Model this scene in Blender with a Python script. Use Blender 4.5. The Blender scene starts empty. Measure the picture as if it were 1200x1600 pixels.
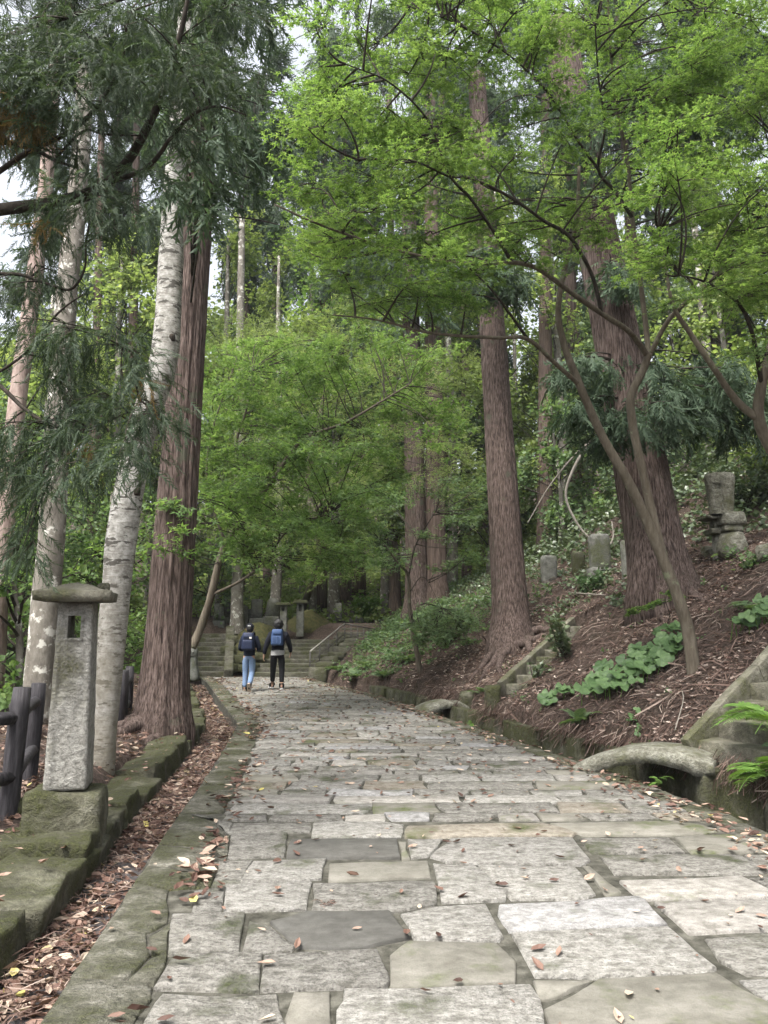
import bpy, bmesh, math, random
import numpy as np
from mathutils import Vector, Matrix, Euler

SC = bpy.context.scene
COL = SC.collection
RNG = np.random.default_rng(7)
random.seed(7)
PI = math.pi

# ------------------------------------------------------------------ camera
FPX, PITCH, EYE = 1200.0, math.radians(8.5), 1.6      # focal length in photo pixels (1200 x 1600)
cam_data = bpy.data.cameras.new('camera')
cam_data.sensor_fit = 'VERTICAL'
cam_data.sensor_height = 36.0
cam_data.lens = 36.0 * FPX / 1600.0
cam_data.clip_end = 600.0
cam = bpy.data.objects.new('camera', cam_data)
COL.objects.link(cam)
cam.location = (0, 0, EYE)
cam.rotation_euler = (PI / 2 + PITCH, 0, 0)
SC.camera = cam

# ------------------------------------------------------------------ light
SUN_EL, SUN_AZ = math.radians(62), math.radians(215)   # high, soft, from behind on the left
world = bpy.data.worlds.new('World')
SC.world = world
world.use_nodes = True
wn, wl = world.node_tree.nodes, world.node_tree.links
wn.clear()
sky = wn.new('ShaderNodeTexSky')
sky.sky_type = 'NISHITA'
sky.sun_disc = False
sky.sun_elevation = SUN_EL
sky.sun_rotation = SUN_AZ
sky.air_density, sky.dust_density, sky.ozone_density = 1.0, 6.0, 1.0
hs = wn.new('ShaderNodeHueSaturation')
hs.inputs['Saturation'].default_value = 0.30            # cloud cover
bgn = wn.new('ShaderNodeBackground')
bgn.inputs['Strength'].default_value = 0.11
won = wn.new('ShaderNodeOutputWorld')
wl.new(sky.outputs[0], hs.inputs['Color'])
wl.new(hs.outputs[0], bgn.inputs['Color'])
wl.new(bgn.outputs[0], won.inputs['Surface'])
sund = bpy.data.lights.new('sun', 'SUN')
sund.energy = 1.5
sund.angle = math.radians(28)
sund.color = (1.0, 0.96, 0.9)
sun = bpy.data.objects.new('sun', sund)
COL.objects.link(sun)
sdir = Vector((math.sin(SUN_AZ) * math.cos(SUN_EL), math.cos(SUN_AZ) * math.cos(SUN_EL), math.sin(SUN_EL)))
sun.rotation_euler = sdir.to_track_quat('Z', 'Y').to_euler()
sun.location = (0, 0, 40)

SC.view_settings.view_transform = 'Standard'
SC.view_settings.look = 'None'
SC.view_settings.gamma = 1.0
SC.view_settings.use_curve_mapping = False
SC.view_settings.exposure = 1.98
SC.render.engine = 'CYCLES'
cy = SC.cycles
cy.use_denoising = True
cy.use_adaptive_sampling = True
cy.adaptive_threshold = 0.015
cy.max_bounces = 7
cy.diffuse_bounces = 4
cy.glossy_bounces = 2
cy.transmission_bounces = 4
cy.transparent_max_bounces = 4
cy.caustics_reflective = cy.caustics_refractive = False

# ------------------------------------------------------------------ pixel -> place helpers
CP, SP = math.cos(PITCH), math.sin(PITCH)
def ray(px, py):
    u, v = (px - 600) / FPX, (800 - py) / FPX
    return np.array([u, CP - v * SP, SP + v * CP])
def gp(px, py, z=0.0):                                  # point of the plane z
    r = ray(px, py); t = (z - EYE) / r[2]
    return np.array([r[0] * t, r[1] * t, z])
def pd(px, py, D):                                      # point at distance y = D
    r = ray(px, py); t = D / r[1]
    return np.array([r[0] * t, D, EYE + r[2] * t])

def _hash(i, j, k):
    n = (i * 374761393 + j * 668265263 + k * 2147483647) & 0xffffffff
    n = ((n ^ (n >> 13)) * 1274126177) & 0xffffffff
    n = (n ^ (n >> 16)) & 0xffff
    return n / 65535.0
def vnoise(p):                                          # value noise -1..1
    p = np.asarray(p, float)
    f = np.floor(p).astype(np.int64); u = p - f; u = u * u * (3 - 2 * u)
    r = 0
    for a in (0, 1):
        for b in (0, 1):
            for c in (0, 1):
                w = (u[..., 0] if a else 1 - u[..., 0]) * (u[..., 1] if b else 1 - u[..., 1]) * (u[..., 2] if c else 1 - u[..., 2])
                r = r + w * _hash(f[..., 0] + a, f[..., 1] + b, f[..., 2] + c)
    return r * 2 - 1
def fbm(p, o=3):
    p = np.asarray(p, float); s, a = 0, 1.0
    for k in range(o):
        s = s + a * vnoise(p * 2 ** k + 17.3 * k); a *= 0.5
    return s

# ------------------------------------------------------------------ lie of the land
LY = [-4, 3.4, 3.97, 4.5, 5.2, 5.76, 6.99, 8.4, 10.53, 13.27, 17.21, 22.89, 25.5, 40, 120]
LX = [-1.2, -1.40, -1.46, -1.52, -1.59, -1.66, -1.78, -1.90, -2.12, -2.45, -3.57, -5.17, -6.0, -8, -8]
RY = [-4, 6.36, 7.18, 8.4, 9.56, 10.81, 12.85, 15.86, 18.82, 21.89, 24.57, 25.5, 29.5, 32, 40, 120]
RX = [3.6, 3.05, 2.92, 2.68, 2.34, 2.0, 1.44, 0.64, -0.2, -1.4, -2.3, -2.45, -1.3, 0.3, 1.5, 1.5]
def xL(y): return np.interp(y, LY, LX)
def xR(y): return np.interp(y, RY, RX)
def ditch_w(y): return np.interp(y, [8.5, 12, 24, 26], [.72, .4, .3, .05])
def gut_w(y): return np.interp(y, [4, 10, 14, 22, 25], [.34, .38, .5, .45, .2])
def sstep(a, b, t):
    t = np.clip((t - a) / (b - a), 0, 1); return t * t * (3 - 2 * t)
CARVE = [((3.68, 8.32, .18), (5.95, 9.62, 1.72), .56), ((2.45, 14.35, .40), (4.3, 16.3, 1.62), .34)]
def land(x, y):
    x, y = np.asarray(x, float), np.asarray(y, float)
    dR = (x - xR(y)) * np.interp(y, [9, 16], [.95, .84])
    dL = (xL(y) - x) * .95
    far = 1.15 * sstep(25.4, 29.6, y) + .85 * sstep(29.3, 31.5, y) + np.interp(y, [34, 60, 100, 140], [0, 5, 18, 22])
    w = ditch_w(y)
    e = np.maximum(dR - w, 0)
    hill = np.interp(e, [0, .24, .36, 4.4, 6.4, 7.6, 14, 30, 60], [-.5, -.5, .22, 2.95, 3.75, 5.0, 8.6, 17, 24])
    hill = hill * np.interp(y, [-4, 24, 34, 45], [1, 1, .75, .6])
    p = np.stack([x, y, np.zeros_like(x + y)], -1)
    nz = fbm(p * .8, 2) * .13 + fbm(p * 3.1 + 5, 2) * .035
    g = gut_w(y); el = np.maximum(dL - g, 0)
    left = np.interp(el, [0, .34, .56, 2.4, 4.0, 9, 20, 60], [-.3, -.3, .15, .22, -.15, -1.8, -2.6, 4])
    left = left * (1 - .85 * sstep(20, 27, y) * (el < 3)) 
    z = np.where(dR > w, far * .9 + hill + nz * np.minimum(e * 1.5, 1),
        np.where(dR > 0, np.where(y < 25, -.5, far),
        np.where(dL > g, far + left + nz * np.clip(el - .1, 0, 1) * .7,
        np.where(dL > 0, np.where(y < 25, -.3, far), np.where(y < 25.3, -.6, far - .25)))))
    for (ax, ay, az), (bx, by, bz), w in CARVE:          # cuttings for the two flights of steps
        L2 = (bx - ax) ** 2 + (by - ay) ** 2; t = ((x - ax) * (bx - ax) + (y - ay) * (by - ay)) / L2
        s = np.abs((x - ax) * (by - ay) - (y - ay) * (bx - ax)) / math.sqrt(L2)
        zl = az + (bz - az) * np.clip(t, 0, 1) - .22
        z = np.where((t > -.12) & (t < 1.02) & (s < w), np.minimum(z, zl), z)
    return z
def hit(px, py, tmin=3.0, tmax=120.0):                  # where the line of sight meets the land
    t = np.linspace(tmin, tmax, 6000); r = ray(px, py)
    P = np.array([0, 0, EYE]) + t[:, None] * r
    d = P[:, 2] - land(P[:, 0], P[:, 1])
    k = np.argmax(d < 0)
    if d[k] >= 0: return P[-1]
    q = P[k].copy(); q[2] = float(land(q[0], q[1])); return q
def on(x, y): return np.array([x, y, float(land(x, y))])

# ------------------------------------------------------------------ mesh collecting
class G:
    def __init__(s): s.v, s.f, s.n = [], [], 0
    def add(s, v, f):
        v = np.asarray(v, float).reshape(-1, 3); f = np.asarray(f, np.int64)
        s.v.append(v); s.f.append(f + s.n); s.n += len(v); return s
    def merge(s, o):
        off = s.n
        for v in o.v: s.v.append(v)
        for f in o.f: s.f.append(f + off)
        s.n += o.n; return s
    def tube(s, pts, rad, n=6, fn=None, cap=True):
        pts = np.asarray(pts, float); m = len(pts)
        rad = np.broadcast_to(np.asarray(rad, float), (m,))
        T = np.gradient(pts, axis=0); T /= np.linalg.norm(T, axis=1)[:, None] + 1e-12
        a = np.array([1., 0, 0]) if abs(T[0, 0]) < .8 else np.array([0, 1., 0])
        N = np.zeros_like(pts)
        for i in range(m):
            a = a - T[i] * a.dot(T[i]); a = a / (np.linalg.norm(a) + 1e-12); N[i] = a
        B = np.cross(T, N)
        th = np.arange(n) * 2 * PI / n
        R = np.repeat(rad[:, None], n, 1)
        if fn is not None: R = R * fn(th[None, :], np.arange(m)[:, None], pts)
        V = pts[:, None] + R[..., None] * (np.cos(th)[None, :, None] * N[:, None] + np.sin(th)[None, :, None] * B[:, None])
        i = np.arange(m - 1)[:, None] * n; j = np.arange(n)[None]; k = (j + 1) % n
        F = np.stack([i + j, i + k, i + n + k, i + n + j], -1).reshape(-1, 4)
        base = s.n
        s.add(V.reshape(-1, 3), F)
        if cap:
            for ring, c, flip in ((0, pts[0], True), (m - 1, pts[-1], False)):
                b = base + ring * n; jj = np.arange(n)
                tri = np.stack([b + jj, b + (jj + 1) % n, np.full(n, s.n)], -1)
                if flip: tri = tri[:, [1, 0, 2]]
                s.v.append(c.reshape(1, 3)); s.f.append(tri); s.n += 1
        return s
    def box(s, c, size, rz=0.0, taper=1.0):
        x, y, z = [q / 2 for q in size]
        V = np.array([[-x, -y, -z], [x, -y, -z], [x, y, -z], [-x, y, -z], [-x * taper, -y * taper, z], [x * taper, -y * taper, z], [x * taper, y * taper, z], [-x * taper, y * taper, z]])
        V = rotz(V, rz) + np.asarray(c)
        return s.add(V, [[3, 2, 1, 0], [4, 5, 6, 7], [0, 1, 5, 4], [1, 2, 6, 5], [2, 3, 7, 6], [3, 0, 4, 7]])
    def scatter(s, tv, tf, c, d, nrm, size):            # copies of a small template laid at c along d
        c, d, nrm = (np.asarray(q, float) for q in (c, d, nrm))
        d = d / (np.linalg.norm(d, axis=1)[:, None] + 1e-9)
        b = np.cross(nrm, d); b /= np.linalg.norm(b, axis=1)[:, None] + 1e-9
        n = np.cross(d, b)
        size = np.broadcast_to(np.asarray(size, float), (len(c),))
        tv = np.asarray(tv, float)
        V = c[:, None] + size[:, None, None] * (tv[None, :, 0:1] * d[:, None] + tv[None, :, 1:2] * b[:, None] + tv[None, :, 2:3] * n[:, None])
        F = np.asarray(tf)[None] + (np.arange(len(c)) * len(tv))[:, None, None]
        return s.add(V.reshape(-1, 3), F.reshape(-1, F.shape[-1]))
    def tris(s): return sum(len(f) * (f.shape[1] - 2) for f in s.f)
    def mesh(s, name, smooth=False, off=None):
        me = bpy.data.meshes.new(name)
        V = np.concatenate(s.v)
        if off is not None: V = V - np.asarray(off)
        fs = [f for f in s.f if len(f)]
        loops = np.concatenate([f.reshape(-1) for f in fs]); tot = np.concatenate([np.full(len(f), f.shape[1]) for f in fs])
        st = np.concatenate([[0], np.cumsum(tot)[:-1]])
        me.vertices.add(len(V)); me.vertices.foreach_set('co', V.astype(np.float32).reshape(-1))
        me.loops.add(len(loops)); me.loops.foreach_set('vertex_index', loops.astype(np.int32))
        me.polygons.add(len(tot)); me.polygons.foreach_set('loop_start', st.astype(np.int32))
        me.polygons.foreach_set('use_smooth', np.full(len(tot), bool(smooth)))
        me.update(calc_edges=True)
        return me
def rotz(v, a):
    v = np.asarray(v, float); c, s_ = math.cos(a), math.sin(a)
    return np.stack([v[..., 0] * c - v[..., 1] * s_, v[..., 0] * s_ + v[..., 1] * c, v[..., 2]], -1)

def tag(o, label=None, cat=None, group=None, kind=None):
    if label: o['label'] = label
    if cat: o['category'] = cat
    if group: o['group'] = group
    if kind: o['kind'] = kind
    return o
def thing(name, label, cat, loc, group=None, rz=0.0):
    o = bpy.data.objects.new(name, None); COL.objects.link(o)
    o.empty_display_size = .2
    o.location = tuple(float(q) for q in loc); o.rotation_euler = (0, 0, rz)
    return tag(o, label, cat, group)
def put(name, me, mat, parent=None):
    o = bpy.data.objects.new(name, me); COL.objects.link(o)
    if mat is not None and not me.materials: me.materials.append(mat)
    if parent is not None: o.parent = parent
    return o
def root_loc(p):
    q = Vector((0, 0, 0))
    while p is not None: q = q + p.location; p = p.parent
    return np.array(q)
def part(name, g, mat, parent, smooth=False, label=None):      # g in world coordinates, parents unrotated
    o = put(name, g.mesh(name, smooth, root_loc(parent)), mat, parent)
    if label: o['label'] = label
    return o
def part_local(name, g, mat, parent, smooth=False, label=None):
    o = put(name, g.mesh(name, smooth), mat, parent)
    if label: o['label'] = label
    return o
def whole(name, g, mat, smooth=False, label=None, cat=None, group=None, kind=None):
    return tag(put(name, g.mesh(name, smooth), mat), label, cat, group, kind)

# ------------------------------------------------------------------ materials
def mat(name, build):
    m = bpy.data.materials.new(name); m.use_nodes = True
    nt = m.node_tree; nt.nodes.clear()
    N = lambda t, **k: _node(nt, t, k)
    out = nt.nodes.new('ShaderNodeOutputMaterial')
    sh = build(nt, N)
    nt.links.new(sh, out.inputs['Surface'])
    return m
def _node(nt, t, k):
    n = nt.nodes.new('ShaderNode' + t)
    for a, v in k.items():
        if a.startswith('_'):
            key = a[1:].replace('_', ' ')
            sock = n.inputs[int(key)] if key.isdigit() else n.inputs[key]
            if isinstance(v, bpy.types.NodeSocket): nt.links.new(v, sock)
            else: sock.default_value = v
        else: setattr(n, a, v)
    return n
def c4(c): return (c[0], c[1], c[2], 1.0)
def coords(N, scale=(1, 1, 1), kind='Object'):
    if kind == 'World': src = N('NewGeometry').outputs['Position']
    else: src = N('TexCoord').outputs[kind]
    return N('Mapping', _Vector=src, _Scale=scale).outputs[0]
def noise(N, vec, scale, detail=4.0, rough=.6): return N('TexNoise', _Vector=vec, _Scale=scale, _Detail=detail, _Roughness=rough).outputs['Fac']
def ramp(N, fac, stops):
    r = N('ValToRGB', _Fac=fac); cr = r.color_ramp
    while len(cr.elements) < len(stops): cr.elements.new(.5)
    for e, (p, c) in zip(cr.elements, stops): e.position = p; e.color = c4(c) if len(c) == 3 else c
    return r.outputs['Color']
def mixc(N, fac, a, b, mode='MIX'):
    n = N('Mix', data_type='RGBA', blend_type=mode)
    nt = n.id_data
    for idx, v in ((0, fac), (6, a), (7, b)):
        if isinstance(v, bpy.types.NodeSocket): nt.links.new(v, n.inputs[idx])
        else: n.inputs[idx].default_value = v if idx == 0 else c4(v)
    return n.outputs[2]
def math_(N, op, a, b=0.0, clamp=False): return N('Math', operation=op, use_clamp=clamp, _0=a, _1=b).outputs[0]
def mrange(N, v, a, b, c=0.0, d=1.0): return N('MapRange', _Value=v, _1=a, _2=b, _3=c, _4=d).outputs[0]
def bump(N, h, strength=.5, dist=.02): return N('Bump', _Height=h, _Strength=strength, _Distance=dist).outputs[0]
def pbsdf(N, col, rough=.9, normal=None, spec=.3):
    k = dict(_Roughness=rough)
    p = N('BsdfPrincipled', **k)
    nt = p.id_data
    if isinstance(col, bpy.types.NodeSocket): nt.links.new(col, p.inputs['Base Color'])
    else: p.inputs['Base Color'].default_value = c4(col)
    p.inputs['Specular IOR Level'].default_value = spec
    if normal is not None: nt.links.new(normal, p.inputs['Normal'])
    return p.outputs[0]

def stone_mat(name, stops, moss=.0, relief=.5, relief_scale=9, mosscol=(.06, .075, .022), speck=.5, pit_shade=.5, top_moss=0.0, rand=.2):
    def b(nt, N):
        v = coords(N, kind='World'); vs = coords(N, (1, 1.3, 1.2), kind='World')
        n1 = noise(N, vs, relief_scale, 7, .68); n2 = noise(N, v, 2.2, 4, .6); n3 = noise(N, v, 120, 2, .7); n4 = noise(N, vs, relief_scale * 3.1, 5, .72)
        col = ramp(N, n1, stops)
        pit = math_(N, 'MULTIPLY', mrange(N, n4, .50, .40), pit_shade)
        col = mixc(N, pit, col, tuple(q * .38 for q in stops[1][1]))  # hollows darkened in the colour, standing in for the shade of the relief
        col = mixc(N, math_(N, 'MULTIPLY', mrange(N, n3, .5, .72), speck), col, tuple(q * .5 for q in stops[0][1]))
        col = mixc(N, math_(N, 'MULTIPLY', mrange(N, n2, .55, .7), .35), col, tuple(q * .7 for q in stops[0][1]))
        oi = N('ObjectInfo').outputs['Random']
        col = mixc(N, 1.0, col, N('CombineColor', _Red=mrange(N, oi, 0, 1, 1 - rand, 1 + rand * .6), _Green=mrange(N, oi, 0, 1, 1 - rand, 1 + rand * .6), _Blue=mrange(N, oi, 0, 1, 1 - rand, 1 + rand * .55)).outputs[0], 'MULTIPLY')
        h = math_(N, 'ADD', n1, math_(N, 'MULTIPLY', n3, .15))
        h = math_(N, 'ADD', h, math_(N, 'MULTIPLY', n4, .55))
        if moss > 0:
            f = mrange(N, n2, .62 - moss * .42, .78 - moss * .4)
            if top_moss:
                nz = N('SeparateXYZ', _Vector=N('NewGeometry').outputs['Normal']).outputs['Z']
                f = math_(N, 'ADD', f, math_(N, 'MULTIPLY', mrange(N, nz, .2, .9), top_moss), True)
            f = math_(N, 'MULTIPLY', f, mrange(N, n4, .38, .56, .35, 1.0), True)
            mf = noise(N, v, 60, 4, .75)
            mc = ramp(N, mf, [(.3, tuple(q * .45 for q in mosscol)), (.5, mosscol), (.7, (mosscol[0] * 1.9, mosscol[1] * 1.8, mosscol[2] * 1.9))])
            col = mixc(N, f, col, mc)
            h = math_(N, 'ADD', h, math_(N, 'MULTIPLY', math_(N, 'MULTIPLY', mf, f), .5))
        return pbsdf(N, col, .88, bump(N, h, relief, .06))
    return mat(name, b)

def leaf_mat(name, stops, trans=.45, gloss=.25, tcol=1.25, rough=.5, hue=None, patch=0.35):
    def b(nt, N):
        r = N('NewGeometry').outputs['Random Per Island']
        col = ramp(N, r, stops)
        pn = noise(N, coords(N, kind='World'), .9, 2, .5)
        col = mixc(N, math_(N, 'MULTIPLY', mrange(N, pn, .35, .7), patch), col, stops[-1][1])
        p = pbsdf(N, col, rough, None, gloss)
        t = N('BsdfTranslucent')
        tc = mixc(N, 1.0, col, (tcol * 1.14, tcol * 1.16, tcol * .66), 'MULTIPLY')
        nt.links.new(tc, t.inputs['Color'])
        return N('MixShader', _Fac=trans, _1=p, _2=t.outputs[0]).outputs[0]
    return mat(name, b)

M = {}
M['granite'] = stone_mat('granite', [(.36, (.135, .128, .11)), (.48, (.24, .23, .205)), (.62, (.34, .328, .298))], moss=.2, relief=.95, relief_scale=11, pit_shade=.7)
M['granite_pale'] = stone_mat('granite_pale', [(.36, (.16, .153, .134)), (.48, (.28, .27, .245)), (.62, (.385, .373, .346))], moss=.1, relief=.8, relief_scale=14, pit_shade=.6)
M['granite_pink'] = stone_mat('granite_pink', [(.36, (.155, .145, .128)), (.48, (.24, .228, .206)), (.62, (.315, .30, .275))], moss=.12, relief=.45, relief_scale=10, pit_shade=.3, speck=.6)
M['granite_blue'] = stone_mat('granite_blue', [(.36, (.16, .156, .15)), (.48, (.255, .25, .243)), (.62, (.345, .34, .335))], moss=.1, relief=.6, relief_scale=10, pit_shade=.4, speck=.6)
M['smooth_stone'] = stone_mat('smooth_stone', [(.36, (.115, .108, .09)), (.5, (.155, .148, .125)), (.66, (.20, .19, .165))], moss=.2, relief=.35, relief_scale=4, pit_shade=.2, speck=.3)
M['slate'] = stone_mat('slate', [(.3, (.05, .048, .043)), (.5, (.072, .07, .063)), (.7, (.10, .098, .09))], relief=.25, relief_scale=6, speck=.2, pit_shade=.15)
M['tan_stone'] = stone_mat('tan_stone', [(.36, (.15, .13, .10)), (.5, (.225, .202, .165)), (.64, (.29, .265, .225))], moss=.2, relief=.6, relief_scale=9, pit_shade=.4)
M['mossy_paver'] = stone_mat('mossy_paver', [(.36, (.085, .082, .06)), (.5, (.145, .14, .11)), (.64, (.25, .24, .205))], moss=.46, relief=1.0, relief_scale=8, mosscol=(.075, .08, .037), pit_shade=.6)
M['moss_stone'] = stone_mat('moss_stone', [(.34, (.06, .058, .04)), (.5, (.11, .106, .075)), (.66, (.2, .195, .15))], moss=.58, top_moss=.25, relief=1.0, relief_scale=5, mosscol=(.062, .068, .024))
M['grave_stone'] = stone_mat('grave_stone', [(.36, (.11, .11, .095)), (.5, (.175, .175, .155)), (.64, (.24, .238, .21))], moss=.32, relief=.5, relief_scale=6, mosscol=(.09, .10, .05), pit_shade=.3)
M['step_stone'] = stone_mat('step_stone', [(.36, (.10, .095, .072)), (.5, (.16, .15, .118)), (.64, (.23, .22, .175))], moss=.36, top_moss=.12, relief=.7, relief_scale=6, mosscol=(.085, .088, .042), pit_shade=.4)
M['lantern_stone'] = stone_mat('lantern_stone', [(.36, (.26, .252, .224)), (.5, (.39, .38, .345)), (.66, (.50, .49, .45))], moss=.22, relief=1.0, relief_scale=12, mosscol=(.13, .13, .075), pit_shade=.55)
M['step_dark'] = stone_mat('step_dark', [(.36, (.06, .057, .043)), (.5, (.10, .095, .075)), (.64, (.155, .148, .12))], moss=.42, relief=.7, relief_scale=6, mosscol=(.06, .065, .028), pit_shade=.4)
M['lichen_stone'] = stone_mat('lichen_stone', [(.36, (.13, .125, .095)), (.48, (.22, .215, .17)), (.62, (.36, .355, .30))], moss=.34, relief=.9, relief_scale=9, mosscol=(.11, .115, .055), pit_shade=.6)
def b_ground(nt, N):
    v = coords(N, kind='World')
    n1 = noise(N, v, 18, 6, .75); n2 = noise(N, v, 1.3, 4, .6); n3 = noise(N, v, 60, 3, .7)
    col = ramp(N, n1, [(.34, (.028, .020, .016)), (.5, (.08, .056, .045)), (.64, (.16, .118, .098))])
    col = mixc(N, mrange(N, n3, .58, .72), col, (.20, .13, .095))
    col = mixc(N, math_(N, 'MULTIPLY', mrange(N, n2, .5, .7), .5), col, (.045, .038, .02))
    return pbsdf(N, col, .95, bump(N, math_(N, 'ADD', n1, n3), 1.0, .06))
M['litter'] = mat('litter_ground', b_ground)
def b_bed(nt, N):
    v = coords(N, kind='World')
    n1 = noise(N, v, 9, 5, .7)
    col = ramp(N, n1, [(.34, (.022, .021, .015)), (.5, (.055, .053, .042)), (.66, (.11, .106, .088))])
    return pbsdf(N, col, .95, bump(N, n1, .8, .03))
M['joint_earth'] = mat('joint_earth', b_bed)
def b_gut(nt, N):
    v = coords(N, kind='World')
    n1 = noise(N, v, 5, 5, .6)
    col = ramp(N, n1, [(.3, (.04, .038, .04)), (.5, (.065, .06, .062)), (.7, (.09, .085, .085))])
    return pbsdf(N, col, .75, bump(N, n1, .3, .02))
M['gutter'] = mat('gutter_stone', b_gut)

def bark(name, stops, scale, relief=.9, sp=.15, lichen=None, dist=.04):
    def b(nt, N):
        v = coords(N, scale)
        n1 = noise(N, v, 1.0, 6, .7); n2 = noise(N, coords(N), 1.1, 4, .6)
        col = ramp(N, n1, stops)
        col = mixc(N, mrange(N, n2, .35, .7, 0, .4), col, tuple(q * .6 for q in stops[1][1]))
        if lichen:
            lc, a, s = lichen
            col = mixc(N, mrange(N, noise(N, coords(N), s, 5, .65), a, a + .06), col, lc)
        return pbsdf(N, col, .9, bump(N, n1, relief, dist), sp)
    return mat(name, b)
M['cedar_bark'] = bark('cedar_bark', [(.37, (.022, .016, .0135)), (.49, (.095, .069, .059)), (.63, (.215, .167, .148))], (42, 42, 3.2), lichen=((.085, .085, .062), .60, 2.2))
M['cedar_bark_dark'] = bark('cedar_bark_dark', [(.32, (.03, .022, .018)), (.5, (.10, .072, .06)), (.68, (.19, .145, .12))], (24, 24, 1.0))
M['grey_bark'] = bark('grey_bark', [(.3, (.10, .088, .075)), (.5, (.18, .165, .14)), (.7, (.27, .25, .22))], (9, 9, 5), .6, lichen=((.5, .49, .44), .56, 5.0))
M['pink_bark'] = bark('pink_bark', [(.3, (.14, .10, .085)), (.5, (.3, .23, .20)), (.7, (.45, .37, .33))], (12, 12, 4), .7)
M['maple_bark'] = bark('maple_bark', [(.3, (.07, .058, .044)), (.5, (.125, .106, .08)), (.7, (.19, .165, .13))], (16, 16, 3), .5, lichen=((.17, .18, .12), .6, 4.0))
M['dark_twig'] = bark('dark_twig', [(.3, (.02, .017, .014)), (.5, (.045, .038, .03)), (.7, (.08, .068, .055))], (20, 20, 6), .5)
M['dead_wood'] = bark('dead_wood', [(.3, (.16, .14, .115)), (.5, (.27, .245, .21)), (.7, (.38, .35, .31))], (20, 20, 4), .5)
def b_birch(nt, N):
    n1 = noise(N, coords(N, (9, 9, 60)), 1.0, 3, .6); n2 = noise(N, coords(N, (5, 5, 16)), 1.0, 4, .6); n3 = noise(N, coords(N), 2.0, 4, .6)
    n4 = noise(N, coords(N), 14, 4, .7)
    col = ramp(N, n4, [(.36, (.18, .175, .155)), (.5, (.30, .293, .268)), (.64, (.42, .412, .385))])
    col = mixc(N, mrange(N, n1, .545, .60, 0, .7), col, (.17, .155, .13))
    col = mixc(N, mrange(N, n2, .565, .60, 0, .9), col, (.05, .045, .038))
    z = N('SeparateXYZ', _Vector=N('TexCoord').outputs['Object']).outputs['Z']
    low = math_(N, 'MULTIPLY', mrange(N, z, .3, 2.4, 1, 0), mrange(N, n3, .3, .6, .35, 1), True)
    col = mixc(N, low, col, (.19, .17, .13))
    return pbsdf(N, col, .8, bump(N, math_(N, 'ADD', math_(N, 'MULTIPLY', n1, .6), n4), .5, .02), .25)
M['birch_bark'] = mat('birch_bark', b_birch)
def b_log(nt, N):
    n1 = noise(N, coords(N, (26, 26, 3)), 1.0, 6, .7)
    col = ramp(N, n1, [(.3, (.012, .011, .013)), (.5, (.035, .032, .036)), (.7, (.085, .08, .085))])
    return pbsdf(N, col, .7, bump(N, n1, .9, .02), .35)
M['fence_log'] = mat('fence_log', b_log)

M['maple_leaf'] = leaf_mat('maple_leaf', [(0, (.065, .12, .037)), (.5, (.10, .175, .052)), (.85, (.148, .232, .073)), (1, (.205, .28, .10))], .55)
M['maple_leaf_mid'] = leaf_mat('maple_leaf_mid', [(0, (.07, .13, .04)), (.5, (.10, .175, .055)), (.85, (.145, .23, .08)), (1, (.20, .275, .11))], .52)
M['maple_leaf_cool'] = leaf_mat('maple_leaf_cool', [(0, (.07, .125, .055)), (.5, (.105, .17, .078)), (1, (.165, .225, .115))], .45)
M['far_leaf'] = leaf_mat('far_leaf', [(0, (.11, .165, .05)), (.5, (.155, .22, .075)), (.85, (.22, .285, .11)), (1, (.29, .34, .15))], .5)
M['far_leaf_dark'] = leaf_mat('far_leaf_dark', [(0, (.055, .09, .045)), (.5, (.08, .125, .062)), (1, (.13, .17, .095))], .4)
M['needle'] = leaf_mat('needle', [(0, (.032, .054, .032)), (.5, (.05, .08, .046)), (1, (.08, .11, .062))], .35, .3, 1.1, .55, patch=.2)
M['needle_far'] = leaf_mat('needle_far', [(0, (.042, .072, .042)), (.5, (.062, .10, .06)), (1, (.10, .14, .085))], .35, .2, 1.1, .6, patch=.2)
M['needle_rust'] = leaf_mat('needle_rust', [(0, (.10, .066, .026)), (.5, (.155, .105, .042)), (1, (.21, .15, .065))], .3, .1, 1.1, .6)
M['shrub_leaf'] = leaf_mat('shrub_leaf', [(0, (.04, .068, .032)), (.5, (.065, .10, .048)), (.9, (.11, .15, .075)), (1, (.17, .20, .12))], .25, .55, 1.1, .35)
def b_broad(nt, N):
    oi = N('ObjectInfo').outputs['Random']
    col = ramp(N, oi, [(0, (.07, .13, .045)), (.5, (.105, .185, .065)), (1, (.15, .24, .095))])
    v = coords(N); s = N('SeparateXYZ', _Vector=v)
    ang = math_(N, 'ARCTAN2', s.outputs['Y'], s.outputs['X'])
    vein = math_(N, 'ABSOLUTE', math_(N, 'SINE', math_(N, 'MULTIPLY', ang, 4.5)))
    col = mixc(N, mrange(N, vein, .14, .02, 0, .55), col, (.17, .25, .14))
    col = mixc(N, mrange(N, noise(N, v, 12, 3), .45, .65, 0, .4), col, (.05, .09, .045))
    p_ = pbsdf(N, col, .45, bump(N, vein, .25, .01), .35); t_ = N('BsdfTranslucent'); nt.links.new(col, t_.inputs['Color'])
    return N('MixShader', _Fac=.28, _1=p_, _2=t_.outputs[0]).outputs[0]
M['broad_leaf'] = mat('broad_leaf', b_broad)
M['fallen_leaf_pale'] = leaf_mat('fallen_leaf_pale', [(0, (.08, .045, .035)), (.3, (.17, .105, .082)), (.55, (.30, .215, .178)), (.8, (.44, .35, .30)), (1, (.56, .48, .42))], .12, .25, 1.0, .6, patch=0)
M['fern_leaf'] = leaf_mat('fern_leaf', [(0, (.075, .15, .03)), (.5, (.10, .19, .04)), (1, (.14, .23, .055))], .35, .3, 1.1, .5)
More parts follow.
